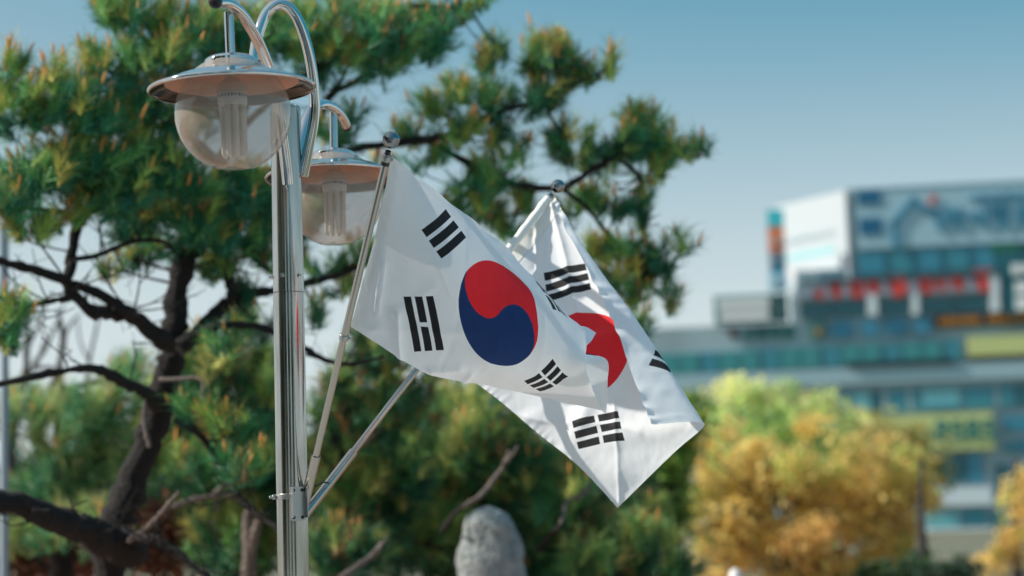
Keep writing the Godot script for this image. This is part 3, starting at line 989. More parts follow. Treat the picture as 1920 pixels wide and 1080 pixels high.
func middle_trees() -> void:
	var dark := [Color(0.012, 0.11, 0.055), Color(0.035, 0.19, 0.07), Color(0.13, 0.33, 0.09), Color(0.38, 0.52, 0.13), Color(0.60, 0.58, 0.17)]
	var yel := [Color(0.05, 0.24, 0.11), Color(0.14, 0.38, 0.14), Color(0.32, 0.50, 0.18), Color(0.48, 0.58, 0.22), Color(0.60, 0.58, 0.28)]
	var list := [
		["bushy yellow-green young pine behind the left lower limb of the large pine", 110, 14.0, yel, [[60, 800, 90, 60], [150, 770, 90, 60], [240, 740, 80, 70], [100, 880, 110, 60], [200, 850, 90, 60], [40, 760, 60, 40], [180, 930, 90, 50], [70, 950, 90, 50], [260, 680, 50, 40], [160, 1000, 100, 50], [40, 1020, 80, 40]]],
		["dark pine between the large pine's trunk and the lamp post", 420, 13.0, dark, [[400, 720, 80, 60], [470, 700, 60, 60], [350, 820, 80, 60], [440, 790, 90, 60], [490, 850, 60, 60], [390, 880, 80, 50], [440, 660, 70, 40], [470, 930, 60, 50], [380, 950, 70, 40], [350, 690, 50, 40], [500, 760, 50, 60], [300, 890, 50, 40], [480, 620, 40, 25], [420, 1020, 70, 60], [490, 1040, 50, 50]]],
		["dark pine with a red trunk just right of the lamp post", 625, 12.5, dark, [[640, 760, 70, 50], [700, 730, 60, 50], [620, 850, 60, 60], [690, 830, 70, 60], [650, 930, 80, 60], [740, 790, 60, 50], [700, 650, 60, 40], [620, 700, 40, 30], [760, 880, 60, 60], [720, 960, 70, 60], [640, 1020, 80, 60], [760, 720, 50, 40]]],
		["broad dark pine under the flags and behind the standing stone", 900, 13.5, dark, [[830, 770, 80, 50], [880, 850, 90, 60], [800, 850, 70, 60], [950, 830, 70, 60], [840, 930, 80, 60], [980, 910, 90, 60], [1050, 960, 90, 60], [930, 990, 100, 60], [800, 1010, 80, 70], [1010, 870, 60, 50], [1090, 920, 60, 50], [1040, 1040, 90, 60], [900, 770, 60, 40]]],
		["low dark pine right of the standing stone, below the tip of the rear flag", 1140, 13.0, dark, [[1130, 1000, 80, 60], [1190, 1020, 70, 50], [1240, 1050, 60, 40], [1110, 1060, 90, 40], [1160, 950, 50, 40], [1210, 985, 40, 35]]]]
	for q in list:
		var d: float = q[2]
		var base := at(q[1], 1100, d)
		base.y = 0
		var o := thing("pine_tree", q[0], "tree", base, "smaller pines behind the large pine")
		var ybot := 540.0 + FOCAL * tan(deg_to_rad(7.0) + atan(1.6 / d))
		var m: Material = mats.pine_bark
		var limbs := []
		var p0: Array = q[4][0]
		limbs.append(limb(o, "trunk", [[q[1] - 10, ybot, 52], [q[1] + 5, 1080, 44], [q[1] - 5, 960, 36], [q[1] + 8, 860, 28], [q[1], 760, 20], [q[1] + 6, 690, 10]], d, d + 0.2, m, 4, 12))
		var pads := []
		for e in q[4]: pads.append([e[0], e[1], e[2], e[3], d + rng.randf_range(-0.5, 0.7)])
		for k in range(0, pads.size(), 2):
			var e: Array = pads[k]
			var sx: float = q[1]
			limbs.append(limb(o, "branch", [[sx, e[1] + 50, 13], [lerpf(sx, e[0], 0.5), e[1] + 35, 10], [e[0], e[1] + 5, 6]], d + 0.1, e[4], m, 3, 7))
		twigs(o, pads, limbs, m, 0.012)
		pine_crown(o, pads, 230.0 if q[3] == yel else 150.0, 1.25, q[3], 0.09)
	# dead pale boughs in front of the smaller pines
	for b in [
		["bare pale bough arching between the large pine and the lamp post", [[310, 955, 12], [330, 948, 16], [365, 936, 17], [400, 930, 16], [432, 926, 13]], 11.6],
		["bare pale bough rising to the left above the standing stone", [[868, 950, 14], [900, 930, 15], [925, 900, 14], [945, 870, 12], [955, 845, 8]], 11.5],
		["forked bare bough right of the standing stone", [[1050, 985, 12], [1058, 960, 13], [1062, 940, 12], [1085, 932, 10], [1105, 920, 8]], 11.8],
		["pale bough lying low beside the lamp post's right side", [[640, 1085, 22], [670, 1062, 20], [700, 1040, 18], [715, 1018, 12]], 11.0],
		["thin pale bough crossing behind the flagpoles", [[660, 850, 10], [700, 815, 13], [730, 790, 14], [765, 765, 12]], 12.0]]:
		var bo := thing("dead_bough", b[0], "branch", at(b[1][0][0], b[1][0][1], b[2]), "dead boughs among the pines")
		limb(bo, "bough", b[1].map(func(e): return [e[0], e[1], e[2] * 0.62]), b[2], b[2] + 0.3, mats.pale_bark)
		limb(bo, "bough_base", [[b[1][0][0] - 40, b[1][0][1] + 46, 12], [b[1][0][0] - 18, b[1][0][1] + 18, 10], [b[1][0][0], b[1][0][1], b[1][0][2] * 0.62]], b[2] + 0.4, b[2], mats.pine_bark)
		limb(bo, "side_twig", [b[1][-2], [b[1][-2][0] + 16, b[1][-2][1] - 18, 6], [b[1][-2][0] + 26, b[1][-2][1] - 34, 3]], b[2] + 0.2, b[2] + 0.25, mats.pale_bark)
	# pale forked trunk
	var bd := 12.2
	var fb := at(466, 1090, bd)
	fb.y = 0
	var ft := thing("cut_tree", "pale forked tree trunk with cut tops, left of the lamp post", "tree", fb)
	limb(ft, "trunk", [[466, 1640, 40], [464, 1300, 32], [465, 1090, 28], [468, 1030, 25], [463, 985, 20], [467, 955, 15]], bd, bd, mats.pale_bark, 4, 12)
	limb(ft, "fork", [[470, 1060, 20], [476, 1010, 18], [484, 980, 16], [487, 965, 13]], bd, bd - 0.1, mats.pale_bark, 4, 10)
	# standing stone
	var sd := 12.0
	var sb := at(925, 1200, sd)
	sb.y = 0
	var so := thing("standing_stone", "tall rounded grey standing stone below the flags", "stone", sb)
	var h := at(920, 948, sd).y
	var k := sd / FOCAL
	var pts := []
	var rad := []
	var st := newst()
	var levels := [[0.0, 78, 50], [0.25, 76, 48], [0.5, 72, 46], [0.7, 67, 44], [0.82, 62, 41], [0.90, 54, 36], [0.95, 43, 30], [0.98, 28, 20], [1.0, 3, 3]]
	var rings := []
	var sn := FastNoiseLite.new()
	sn.seed = 4
	sn.frequency = 1.4
	for l in smooth(levels.map(func(e): return Vector3(e[0], e[1], e[2])), 4):
		var ring := []
		for i in 40:
			var a := TAU * i / 40
			var p := Vector3(cos(a) * l.y * k, l.x * h, sin(a) * l.z * k)
			# squarish section
			p.x = signf(cos(a)) * pow(absf(cos(a)), 0.75) * l.y * k
			p.z = signf(sin(a)) * pow(absf(sin(a)), 0.75) * l.z * k
			var nn := sn.get_noise_3dv(p * 3.0) * 0.034 + sn.get_noise_3dv(p * 9.0) * 0.016
			p += Vector3(cos(a), 0, sin(a)) * nn
			p.x -= (l.x - 0.8) * 0.04
			ring.append(p)
		rings.append(ring)
	for j in rings.size() - 1:
		for i in 40:
			var i2 := (i + 1) % 40
			quad(st, rings[j][i], rings[j + 1][i], rings[j + 1][i2], rings[j][i2])
	var stone := mat("granite", Color.WHITE, 0.9)
	stone.albedo_texture = noise_tex(0.02, lin(0.14, 0.17, 0.18), lin(0.44, 0.46, 0.46), 61)
	stone.uv1_triplanar = true
	stone.uv1_scale = Vector3(2, 2, 2)
	stone.heightmap_enabled = true
	stone.heightmap_texture = noise_tex(0.05, Color.BLACK, Color.WHITE, 63)
	stone.heightmap_scale = 1.5
	put("stone", done(st), stone, so)

func far_trees() -> void:
	# bare trees at the left
	for q in [
		["bare dark tree leftmost in the gap under the large pine's limbs", 18.0, [[10, 1010, 26], [16, 900, 24], [22, 830, 20], [33, 760, 17], [46, 715, 14], [50, 660, 12], [51, 616, 9], [48, 560, 6]], [[[22, 820, 12], [10, 760, 9], [2, 700, 6]], [[50, 650, 8], [72, 610, 6], [86, 570, 4]], [[46, 715, 8], [70, 680, 6], [82, 640, 4]]]],
		["bare forked tree in the gap beside the far lamp pole", 18.5, [[72, 1010, 28], [74, 880, 25], [76, 800, 22], [86, 760, 19], [103, 712, 16], [111, 685, 14], [119, 640, 12], [114, 610, 9], [108, 580, 6]], [[[78, 790, 12], [62, 740, 9], [50, 700, 6]], [[103, 712, 10], [96, 690, 8], [64, 688, 9], [78, 664, 9], [90, 644, 8], [105, 610, 5], [120, 570, 4]], [[119, 635, 7], [135, 605, 5], [150, 590, 4]], [[90, 644, 6], [76, 610, 5], [66, 580, 3]]]],
		["thin bare sapling right of the forked bare tree", 19.0, [[160, 1000, 16], [158, 860, 15], [162, 790, 13], [160, 745, 10], [166, 690, 7], [173, 650, 6], [184, 600, 5], [188, 560, 3]], [[[162, 780, 12], [185, 765, 8], [200, 750, 5]], [[168, 680, 5], [150, 640, 4], [146, 600, 3]]]]]:
		var d: float = q[1]
		var b := at(q[2][0][0], 1100, d)
		b.y = 0
		var o := thing("bare_tree", q[0], "tree", b, "bare trees at the far left")
		limb(o, "trunk", [[q[2][0][0] - 2, 540 + FOCAL * tan(deg_to_rad(7.0) + atan(1.6 / d)), 30]] + q[2], d, d, mats.grey_bark)
		for l in q[3]: limb(o, "branch", l, d, d + 0.3, mats.grey_bark)
	# far lamp pole
	var pb := at(8, 1000, 13.0)
	pb.y = 0
	var st := newst()
	var po := thing("street_lamp", "plain blue-grey lamp pole at the far left edge of the picture", "street lamp", pb)
	var ph := at(8, 330, 13.0).y
	tube(st, [Vector3.ZERO, Vector3(0, ph * 0.5, 0), Vector3(0, ph, 0)], [0.033, 0.031, 0.029], 16)
	var pm := mat("painted_pole", lin(0.30, 0.38, 0.46), 0.5)
	put("pole", done(st), pm, po)
	st = newst()
	tube(st, smooth([Vector3(0, ph, 0), Vector3(-0.1, ph + 0.25, 0), Vector3(-0.5, ph + 0.4, 0), Vector3(-1.0, ph + 0.42, 0)], 4), [0.029, 0.029, 0.029, 0.027, 0.027, 0.027, 0.027, 0.025, 0.025, 0.025, 0.025, 0.025, 0.025], 12)
	put("arm", done(st), pm, po)
	st = newst()
	chamfered(st, Vector3(-1.25, ph + 0.40, 0), Vector3(0.55, 0.10, 0.22), 0.03)
	put("lamp_head", done(st), pm, po)
	# thin pale post left of the lamp
	pb = at(442, 1000, 13.2)
	pb.y = 0
	st = newst()
	ph = at(442, 935, 13.2).y
	tube(st, [Vector3.ZERO, Vector3(0, ph * 0.5, 0), Vector3(0, ph, 0)], [0.02, 0.02, 0.02], 12)
	po = thing("tree_stake", "thin pale upright stake beside the forked pale trunk", "stake", pb)
	put("stake", done(st), mats.pale_bark, po)
	st = newst()
	tube(st, [Vector3(-0.03, ph * 0.8, 0.0), Vector3(0.0, ph * 0.8 + 0.01, 0.025), Vector3(0.07, ph * 0.8, 0.0)], [0.012, 0.012, 0.012], 8)
	put("tie", done(st), mats.grey_bark, po)
	# low russet shrubs
	for q in [["low russet shrub behind the large pine's lowest limb", 15.0, [[30, 1040, 70, 45], [90, 1070, 80, 40], [0, 1000, 30, 30], [140, 1060, 50, 35]]], ["russet shrub glimpsed right of the large pine's trunk", 14.5, [[310, 1000, 40, 50], [330, 960, 30, 35], [290, 1050, 50, 40]]]]:
		var b := at(q[2][0][0], 1080, q[1])
		b.y = 0
		var o := thing("shrub", q[0], "shrub", b, "russet shrubs under the pines")
		var pads := []
		for e in q[2]: pads.append([e[0], e[1], e[2], e[3], q[1]])
		var l := limb(o, "stem", [[q[2][0][0], 540 + FOCAL * tan(deg_to_rad(7.0) + atan(1.6 / q[1])), 14], [q[2][0][0] + 5, 1200, 10], [q[2][0][0], q[2][0][1], 5]], q[1], q[1], mats.grey_bark)
		twigs(o, pads, [l], mats.grey_bark, 0.008)
		leaf_crown(o, pads, 110.0, 0.9, [Color(0.22, 0.085, 0.05), Color(0.30, 0.13, 0.07), Color(0.14, 0.07, 0.045)])
	# broadleaf trees below the building, and the wood behind the pines
	var green := [Color(0.14, 0.30, 0.05), Color(0.24, 0.40, 0.07), Color(0.07, 0.19, 0.04), Color(0.34, 0.44, 0.09)]
	var lime := [Color(0.60, 0.76, 0.26), Color(0.74, 0.80, 0.34), Color(0.52, 0.72, 0.24), Color(0.78, 0.76, 0.38)]
	var gold := [Color(0.78, 0.62, 0.22), Color(0.76, 0.52, 0.20), Color(0.76, 0.58, 0.18), Color(0.80, 0.62, 0.24), Color(0.56, 0.62, 0.18), Color(0.76, 0.62, 0.22)]
	var olive := [Color(0.50, 0.45, 0.14), Color(0.58, 0.49, 0.18), Color(0.40, 0.38, 0.12), Color(0.28, 0.28, 0.10)]
	var deepg := [Color(0.03, 0.09, 0.03), Color(0.05, 0.12, 0.035), Color(0.02, 0.06, 0.03)]
	for q in [
		["bright green tree right of the rear flag's tip", 1240, 26.0, green, [[1215, 900, 50, 60], [1250, 850, 40, 50], [1190, 960, 50, 50], [1235, 970, 40, 50], [1170, 900, 40, 50], [1300, 775, 30, 34], [1210, 840, 40, 50], [1262, 915, 30, 40], [1220, 1050, 60, 50], [1275, 820, 34, 34]]],
		["yellow-green spring tree in front of the grey building", 1450, 46.0, lime, [[1360, 790, 50, 40], [1400, 755, 50, 28], [1470, 758, 60, 30], [1540, 795, 60, 38], [1430, 820, 90, 45], [1500, 850, 80, 45], [1370, 850, 60, 45], [1585, 830, 45, 40], [1365, 745, 25, 14], [1430, 890, 90, 45]]],
		["olive tree right of the yellow-green tree, below the yellow sign", 1660, 48.0, olive, [[1610, 815, 50, 28], [1660, 850, 60, 40], [1715, 875, 45, 42], [1620, 870, 70, 50], [1700, 920, 60, 50], [1590, 900, 60, 60]]],
		["wide golden-orange shrub in bottom right, before all the broadleaf trees", 1500, 34.0, gold, [[1332, 905, 34, 30], [1385, 880, 40, 26], [1440, 905, 46, 30], [1500, 868, 44, 28], [1560, 892, 50, 30], [1622, 880, 46, 30], [1668, 905, 42, 28], [1700, 872, 26, 22], [1312, 960, 36, 40], [1370, 950, 40, 30], [1425, 965, 50, 30], [1490, 935, 50, 26], [1555, 955, 56, 30], [1620, 945, 50, 28], [1680, 960, 36, 28], [1340, 1020, 50, 36], [1410, 1035, 56, 32], [1480, 1010, 56, 30], [1550, 1025, 56, 34], [1620, 1010, 50, 30], [1660, 1050, 44, 30], [1380, 1080, 70, 30], [1500, 1080, 80, 30], [1600, 1080, 70, 28], [1318, 850, 26, 22], [1590, 850, 24, 16], [1365, 828, 34, 20], [1446, 852, 40, 22], [1530, 818, 36, 16], [1655, 838, 30, 18], [1730, 930, 18, 26], [1400, 915, 44, 26], [1530, 915, 50, 26], [1640, 915, 44, 26], [1445, 995, 50, 28], [1590, 985, 50, 28], [1345, 985, 40, 30], [1700, 920, 30, 40], [1700, 1000, 34, 40], [1540, 1060, 70, 30]]],
		["orange tree at the right edge of the picture", 1905, 36.0, gold, [[1912, 905, 16, 36], [1918, 960, 24, 40], [1900, 1030, 36, 36], [1945, 930, 30, 60], [1870, 1055, 25, 22]]],
		["dark green hedge bush at the foot of the golden shrub", 1730, 26.0, deepg, [[1720, 1072, 40, 14], [1780, 1075, 40, 16], [1660, 1082, 40, 12]]],
		["dark leafy tree far behind the small pines at left", 330, 24.0, deepg, [[250, 900, 120, 80], [380, 850, 120, 90], [120, 930, 120, 60], [450, 950, 100, 90], [330, 980, 140, 70], [60, 990, 110, 50]]],
		["dark leafy tree far behind the standing stone", 860, 24.0, deepg, [[650, 900, 110, 90], [780, 850, 120, 80], [920, 880, 120, 80], [1050, 930, 120, 70], [720, 990, 150, 80], [900, 1000, 150, 80], [1080, 1010, 120, 60], [1170, 980, 70, 60]]]]:
		var d: float = q[2]
		var base := at(q[1], 1080, d)
		base.y = 0
		var o := thing("broadleaf_tree" if not "shrub" in q[0] and not "bush" in q[0] else "shrub", q[0], "tree" if not "shrub" in q[0] and not "bush" in q[0] else "shrub", base, "")
		var pads := []
		for e in q[4]: pads.append([e[0], e[1], e[2], e[3], d + rng.randf_range(-0.8, 0.8)])
		var ybot := 540.0 + FOCAL * tan(deg_to_rad(7.0) + atan(1.6 / d))
		var limbs := []
		limbs.append(limb(o, "trunk", [[q[1], ybot, 30], [q[1] + 4, 1080, 22], [q[1] - 4, 960, 14], [q[1], 860, 8]], d, d, mats.grey_bark, 4, 10))
		for k in range(0, pads.size(), 2):
			var e: Array = pads[k]
			limbs.append(limb(o, "branch", [[q[1], minf(e[1] + 120, 1150), 10], [lerpf(q[1], e[0], 0.6), e[1] + 50, 7], [e[0], e[1], 4]], d, e[4], mats.grey_bark, 3, 6))
		twigs(o, pads, limbs, mats.grey_bark, 0.012)
		leaf_crown(o, pads, 60.0 if d < 30.0 else 135.0, d / 19.0, q[3])
	# unseen dark trees, added beside and behind the camera for the steel to mirror
	for q in [[-8.6, -1.2, 7.0, "added dark tree left of the camera, mirrored as the dark streak in the lamp post"], [-10.5, 3.5, 8.0, "added taller dark tree left of the camera, mirrored at the post's dark streak"], [-7.5, 9.0, 8.0, "added tall dark tree behind the camera to its left, mirrored in the front globe"], [-1.0, 12.5, 7.0, "added dark tree straight behind the camera, mirrored in the ball finials"], [6.5, 11.0, 6.0, "added dark tree behind the camera to its right, mirrored in the globes' right side"]]:
		var o := thing("broadleaf_tree", q[3], "tree", Vector3(q[0], 0, q[1]))
		st = newst()
		tube(st, smooth([Vector3.ZERO, Vector3(0.1, q[2] * 0.3, 0), Vector3(-0.1, q[2] * 0.6, 0.1), Vector3(0.1, q[2] * 0.9, 0)], 3), [0.2, 0.18, 0.17, 0.15, 0.14, 0.12, 0.1, 0.08, 0.06, 0.03], 10)
		put("trunk", done(st), mats.grey_bark, o)
		var l := []
		var t := []
		for i in 2600:
			var v := Vector3(rng.randfn(), rng.randfn(), rng.randfn()).normalized() * pow(rng.randf(), 0.45)
			v = Vector3(v.x * 2.8, v.y * q[2] * 0.46 + q[2] * 0.52, v.z * 2.8)
			l.append(facing(Vector3(v.x, 1.0, v.z), rng.randf() * TAU, rng.randf_range(1.8, 3.2), v))
			var g := rng.randf_range(0.6, 1.3)
			t.append(Color(0.04 * g, 0.10 * g, 0.035 * g))
		multi("crown", sprigs[0], mats.leaves, l, t, o)
	# small white post in the bottom edge
	pb = at(1379, 1080, 17.0)
	pb.y = 0
	po = thing("bollard", "small white round-topped bollard at the bottom edge before the golden shrub", "bollard", pb)
	st = newst()
	var hb := at(1379, 1066, 17.0).y
	lathe(st, Vector3.ZERO, [Vector2(0.06, 0), Vector2(0.06, hb - 0.07), Vector2(0.05, hb - 0.03), Vector2(0.03, hb - 0.007), Vector2(0, hb)], 20)
	put("post", done(st), mat("white_paint", lin(0.75, 0.75, 0.75), 0.5), po)
	st = newst()
	lathe(st, Vector3.ZERO, [Vector2(0.0605, hb - 0.2), Vector2(0.062, hb - 0.19), Vector2(0.062, hb - 0.14), Vector2(0.0605, hb - 0.13)], 20)
	put("band", done(st), mat("grey_paint", lin(0.3, 0.3, 0.32), 0.5), po)

# ---------------------------------------------------------------- building
var fo: Vector3          # a point on the facade
var fx: Vector3          # along it, to the right
var fn: Vector3          # out of it
var bobj: Node3D

# pixel to facade coordinates (metres right of and above fo)
func onf(x: float, y: float) -> Vector2:
	var c := cam_t.origin
	var d := (at(x, y, 1.0) - c)
	var t := (fo - c).dot(fn) / d.dot(fn)
	var p := c + d * t - fo
	return Vector2(p.dot(fx), p.y)

# a slab on the facade: pixel corners at its left edge (x0, y0..y1) and right end x1; it stands out from z0 to z1 metres
func slab(called: String, x0: float, y0: float, x1: float, y1: float, z0: float, z1: float, m: Material, parent: Node3D = null) -> MeshInstance3D:
	var a := onf(x0, y0)
	var b := onf(x0, y1)
	var c := onf(x1, (y0 + y1) / 2 - (x1 - x0) * 0.05)
	return slab_m(called, a.x, c.x, b.y, a.y, z0, z1, m, parent)

func slab_m(called: String, xa: float, xb: float, ya: float, yb: float, z0: float, z1: float, m: Material, parent: Node3D = null) -> MeshInstance3D:
	var st := newst()
	box(st, Vector3((xa + xb) / 2, (ya + yb) / 2, (z0 + z1) / 2), Vector3(xb - xa, yb - ya, z1 - z0))
	return put(called, done(st), m, parent if parent else bobj)

# glyph strokes in a unit cell: lines [x0,y0,x1,y1] and rings [cx,cy,r]; on slab coordinates
func glyph(called: String, px: float, py: float, size: float, strokes: Array, wide: float, z: float, m: Material, parent: Node3D, frame := Transform3D()) -> void:
	var o := onf(px, py)
	var s := size * 150.0 / FOCAL
	glyph_m(called, o.x, o.y, s, strokes, wide, z, m, parent)

func glyph_m(called: String, ox: float, oy: float, s: float, strokes: Array, wide: float, z: float, m: Material, parent: Node3D) -> void:
	var st := newst()
	for k in strokes:
		if k.size() == 4:
			var a := Vector3(ox + k[0] * s, oy + k[1] * s, z)
			var b := Vector3(ox + k[2] * s, oy + k[3] * s, z)
			var d := (b - a)
			var l := d.length() + wide * s
			var bx := d.normalized()
			var bb := Basis(bx, Vector3(-bx.y, bx.x, 0), Vector3(0, 0, 1))
			box(st, (a + b) / 2, Vector3(l, wide * s, 0.12), bb)
		else:
			var c := Vector3(ox + k[0] * s, oy + k[1] * s, z)
			st.set_smooth_group(-1)
			for i in 20:
				var a := TAU * i / 20
				var b := TAU * (i + 1) / 20
				var ro: float = k[2] * s + wide * s / 2
				var ri: float = maxf(0.0, k[2] * s - wide * s / 2)
				var ea := Vector3(cos(a), sin(a), 0)
				var eb := Vector3(cos(b), sin(b), 0)
				var zf := Vector3(0, 0, 0.06)
				quad(st, c + ea * ri + zf, c + eb * ri + zf, c + eb * ro + zf, c + ea * ro + zf)
				quad(st, c + ea * ro + zf, c + eb * ro + zf, c + eb * ro - zf, c + ea * ro - zf)
				quad(st, c + ea * ri - zf, c + eb * ri - zf, c + eb * ri + zf, c + ea * ri + zf)
	put(called, done(st), m, parent)

func building() -> void:
	var yaw := deg_to_rad(6.0)
	fo = at(1600, 540, 150.0)
	fn = Vector3(-sin(yaw), 0, cos(yaw))
	fx = Vector3(cos(yaw), 0, sin(yaw))
	bobj = thing("building", "long glass-fronted commercial building covered in signboards, beyond the trees", "building", fo)
	bobj.basis = Basis(fx, Vector3.UP, fn)
	var gy := -fo.y
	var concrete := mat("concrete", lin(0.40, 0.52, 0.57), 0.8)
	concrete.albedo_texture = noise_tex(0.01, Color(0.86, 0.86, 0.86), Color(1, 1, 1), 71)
	concrete.uv1_triplanar = true
	concrete.uv1_scale = Vector3(0.05, 0.05, 0.05)
	var glass := mat("teal_glass", lin(0.03, 0.24, 0.31), 0.15)
	var glass2 := mat("dark_glass", lin(0.008, 0.13, 0.17), 0.15)
	var glass3 := mat("pale_glass", lin(0.16, 0.46, 0.50), 0.2)
	var glass4 := mat("blue_glass", lin(0.03, 0.24, 0.35), 0.15)
	var green := mat("green_spandrel", lin(0.05, 0.28, 0.29), 0.3)
	var frame := mat("window_frame", lin(0.25, 0.42, 0.48), 0.5)
	var black := mat("black_panel", lin(0.008, 0.02, 0.03), 0.5)
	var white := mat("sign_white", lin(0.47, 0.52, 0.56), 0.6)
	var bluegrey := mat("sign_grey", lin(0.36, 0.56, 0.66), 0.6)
	var blue := mat("sign_blue", lin(0.05, 0.25, 0.38), 0.5)
	var deepblue := mat("sign_deep_blue", lin(0.01, 0.13, 0.26), 0.5)
	var teal := mat("sign_teal", lin(0.05, 0.60, 0.70), 0.5)
	var orange := mat("sign_orange", lin(0.85, 0.20, 0.04), 0.5)
	var sky_blue := mat("sign_sky_blue", lin(0.35, 0.68, 0.85), 0.5)
	var red := mat("sign_red", lin(0.70, 0.07, 0.06), 0.5)
	var yellow := mat("sign_yellow", lin(0.62, 0.66, 0.27), 0.6)
	var dgreen := mat("sign_dark_green", lin(0.02, 0.20, 0.19), 0.5)
	var amber := mat("sign_amber", lin(0.55, 0.22, 0.03), 0.5)
	var maroon := mat("sign_maroon", lin(0.06, 0.012, 0.02), 0.5)
	# masses
	var L := onf(1180, 640).x
	var cx := onf(1600, 540).x
	var R := cx + 24.0
	var top := onf(1603, 357).y
	var roof_l := onf(1300, 612).y
	var mid := onf(1500, 520).y
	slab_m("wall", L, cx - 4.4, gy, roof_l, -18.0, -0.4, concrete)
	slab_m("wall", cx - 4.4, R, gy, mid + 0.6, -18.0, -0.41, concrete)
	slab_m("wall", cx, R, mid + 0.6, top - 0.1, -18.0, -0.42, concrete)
	# the big billboard on the roof
	var bb := slab("billboard", 1603, 357, 1960, 468, -0.3, 0.1, bluegrey)
	slab_m("billboard_edge", cx, R, top - 0.02, top + 0.12, -0.35, 0.16, mat("edge_metal", lin(0.2, 0.4, 0.48), 0.5))
	slab("dark_square", 1606, 360, 1650, 385, 0.1, 0.2, deepblue, bb)
	slab("dark_square", 1610, 410, 1653, 441, 0.1, 0.2, deepblue, bb)
	glyph("house_emblem", 1718, 470, 90, [[-0.42, 0.12, -0.42, 0.6], [-0.42, 0.6, 0.0, 1.06], [0.0, 1.06, 0.28, 0.80], [0.28, 0.80, 0.44, 0.80], [0.44, 0.80, 0.52, 0.45]], 0.13, 0.2, blue, bb)
	glyph("flame_emblem", 1746, 388, 22, [[0, 0.3, 0.1, 0.7], [0.1, 0.5, 0.35, 0.8]], 0.35, 0.22, red, bb)
	# its lettering: ha - i - byeong - won
	var ha := [[0.10, 0.86, 0.34, 0.86], [0.02, 0.70, 0.44, 0.70], [0.23, 0.38, 0.17], [0.62, 0.95, 0.62, 0.05], [0.62, 0.5, 0.82, 0.5]]
	var i_ := [[0.26, 0.5, 0.2], [0.66, 0.95, 0.66, 0.05]]
	var byeong := [[0.08, 0.95, 0.08, 0.5], [0.36, 0.95, 0.36, 0.5], [0.08, 0.74, 0.36, 0.74], [0.08, 0.5, 0.36, 0.5], [0.36, 0.84, 0.62, 0.84], [0.36, 0.64, 0.62, 0.64], [0.66, 0.98, 0.66, 0.42], [0.45, 0.2, 0.18]]
	var won := [[0.28, 0.78, 0.15], [0.05, 0.5, 0.55, 0.5], [0.3, 0.5, 0.3, 0.35], [0.72, 0.95, 0.72, 0.25], [0.2, 0.3, 0.2, 0.05], [0.2, 0.05, 0.75, 0.05]]
	var px := 1775.0
	for g in [ha, i_, byeong, won]:
		glyph("big_letter", px, 432 - (px - 1775) * 0.045, 42, g, 0.17, 0.2, blue, bb)
		px += 46 if g != i_ else 40
	px = 1818.0
	for g in [i_, ha, won, byeong, ha]:
		glyph("small_letter", px, 383 - (px - 1818) * 0.05, 18, g, 0.2, 0.2, blue, bb)
		px += 22
	# the white billboard on the splayed corner to its left
	var wa := deg_to_rad(50.0)
	var wl := 8.4
	var wbs := Basis(Vector3(cos(wa), 0, sin(wa)), Vector3.UP, Vector3(-sin(wa), 0, cos(wa)))
	var wy0 := onf(1605, 526).y
	var wy1 := onf(1600, 357).y
	var st := newst()
	var wc := Vector3(cx - 0.15, 0, 0.0) - wbs.x * wl / 2
	box(st, wc + Vector3(0, (wy0 + wy1) / 2, 0), Vector3(wl, wy1 - wy0, 0.3), wbs)
	var wb := put("corner_billboard", done(st), white, bobj)
	st = newst()
	box(st, wc + Vector3(0, (wy0 + wy1) / 2, 0) - wbs.z * 3.2, Vector3(wl - 0.4, wy1 - wy0 - 0.3, 6.0), wbs)
	put("corner_wall", done(st), concrete, bobj)
	var pr := RandomNumberGenerator.new()
	pr.seed = 12
	for line in [[0.56, 0.05, mat("print_grey", lin(0.28, 0.36, 0.40), 0.6), 9], [0.38, 0.045, mat("print_teal", lin(0.22, 0.62, 0.66), 0.6), 9], [0.17, 0.06, mat("print_pink", lin(0.74, 0.62, 0.62), 0.6), 6]]:
		for k in line[3]:
			st = newst()
			var hh: float = line[1] * (wy1 - wy0)
			var cc := wc + wbs * Vector3(-wl * 0.36 + k * wl * 0.083, 0, 0.165) + Vector3(0, lerpf(wy0, wy1, line[0]), 0)
			for b in 3:
				box(st, cc + wbs * Vector3((b - 1) * 0.17, pr.randf_range(-0.1, 0.1), 0.001 * b), Vector3(0.13 + pr.randf() * 0.06, hh * pr.randf_range(0.9, 1.6), 0.03), wbs)
			box(st, cc, Vector3(0.5, hh * 0.28, 0.026), wbs)
			put("printed_letter", done(st), line[2], wb)
	# stacked colour signs at the end of it
	var vs := slab("sign_column", 1437, 396, 1470, 548, 0.2, 0.6, white)
	slab("sign_panel", 1437, 396, 1469, 428, 0.6, 0.75, teal, vs)
	slab("sign_panel", 1439, 430, 1470, 474, 0.6, 0.75, orange, vs)
	slab("sign_panel", 1443, 474, 1472, 496, 0.6, 0.75, mat("sign_slate", lin(0.12, 0.17, 0.26), 0.5), vs)
	slab("sign_panel", 1444, 497, 1473, 513, 0.6, 0.75, blue, vs)
	slab("sign_panel", 1441, 515, 1476, 546, 0.6, 0.75, sky_blue, vs)
	glyph("white_mark", 1448, 462, 18, [[0.1, 0.1, 0.1, 0.9], [0.7, 0.1, 0.7, 0.9]], 0.25, 0.8, white, vs)
	glyph("white_mark", 1450, 492, 14, i_, 0.2, 0.8, white, vs)
	glyph("white_mark", 1450, 538, 16, won, 0.2, 0.8, white, vs)
	# glass band under the billboard
	var xs := [1607, 1660, 1712, 1765, 1818, 1866, 1915, 1960]
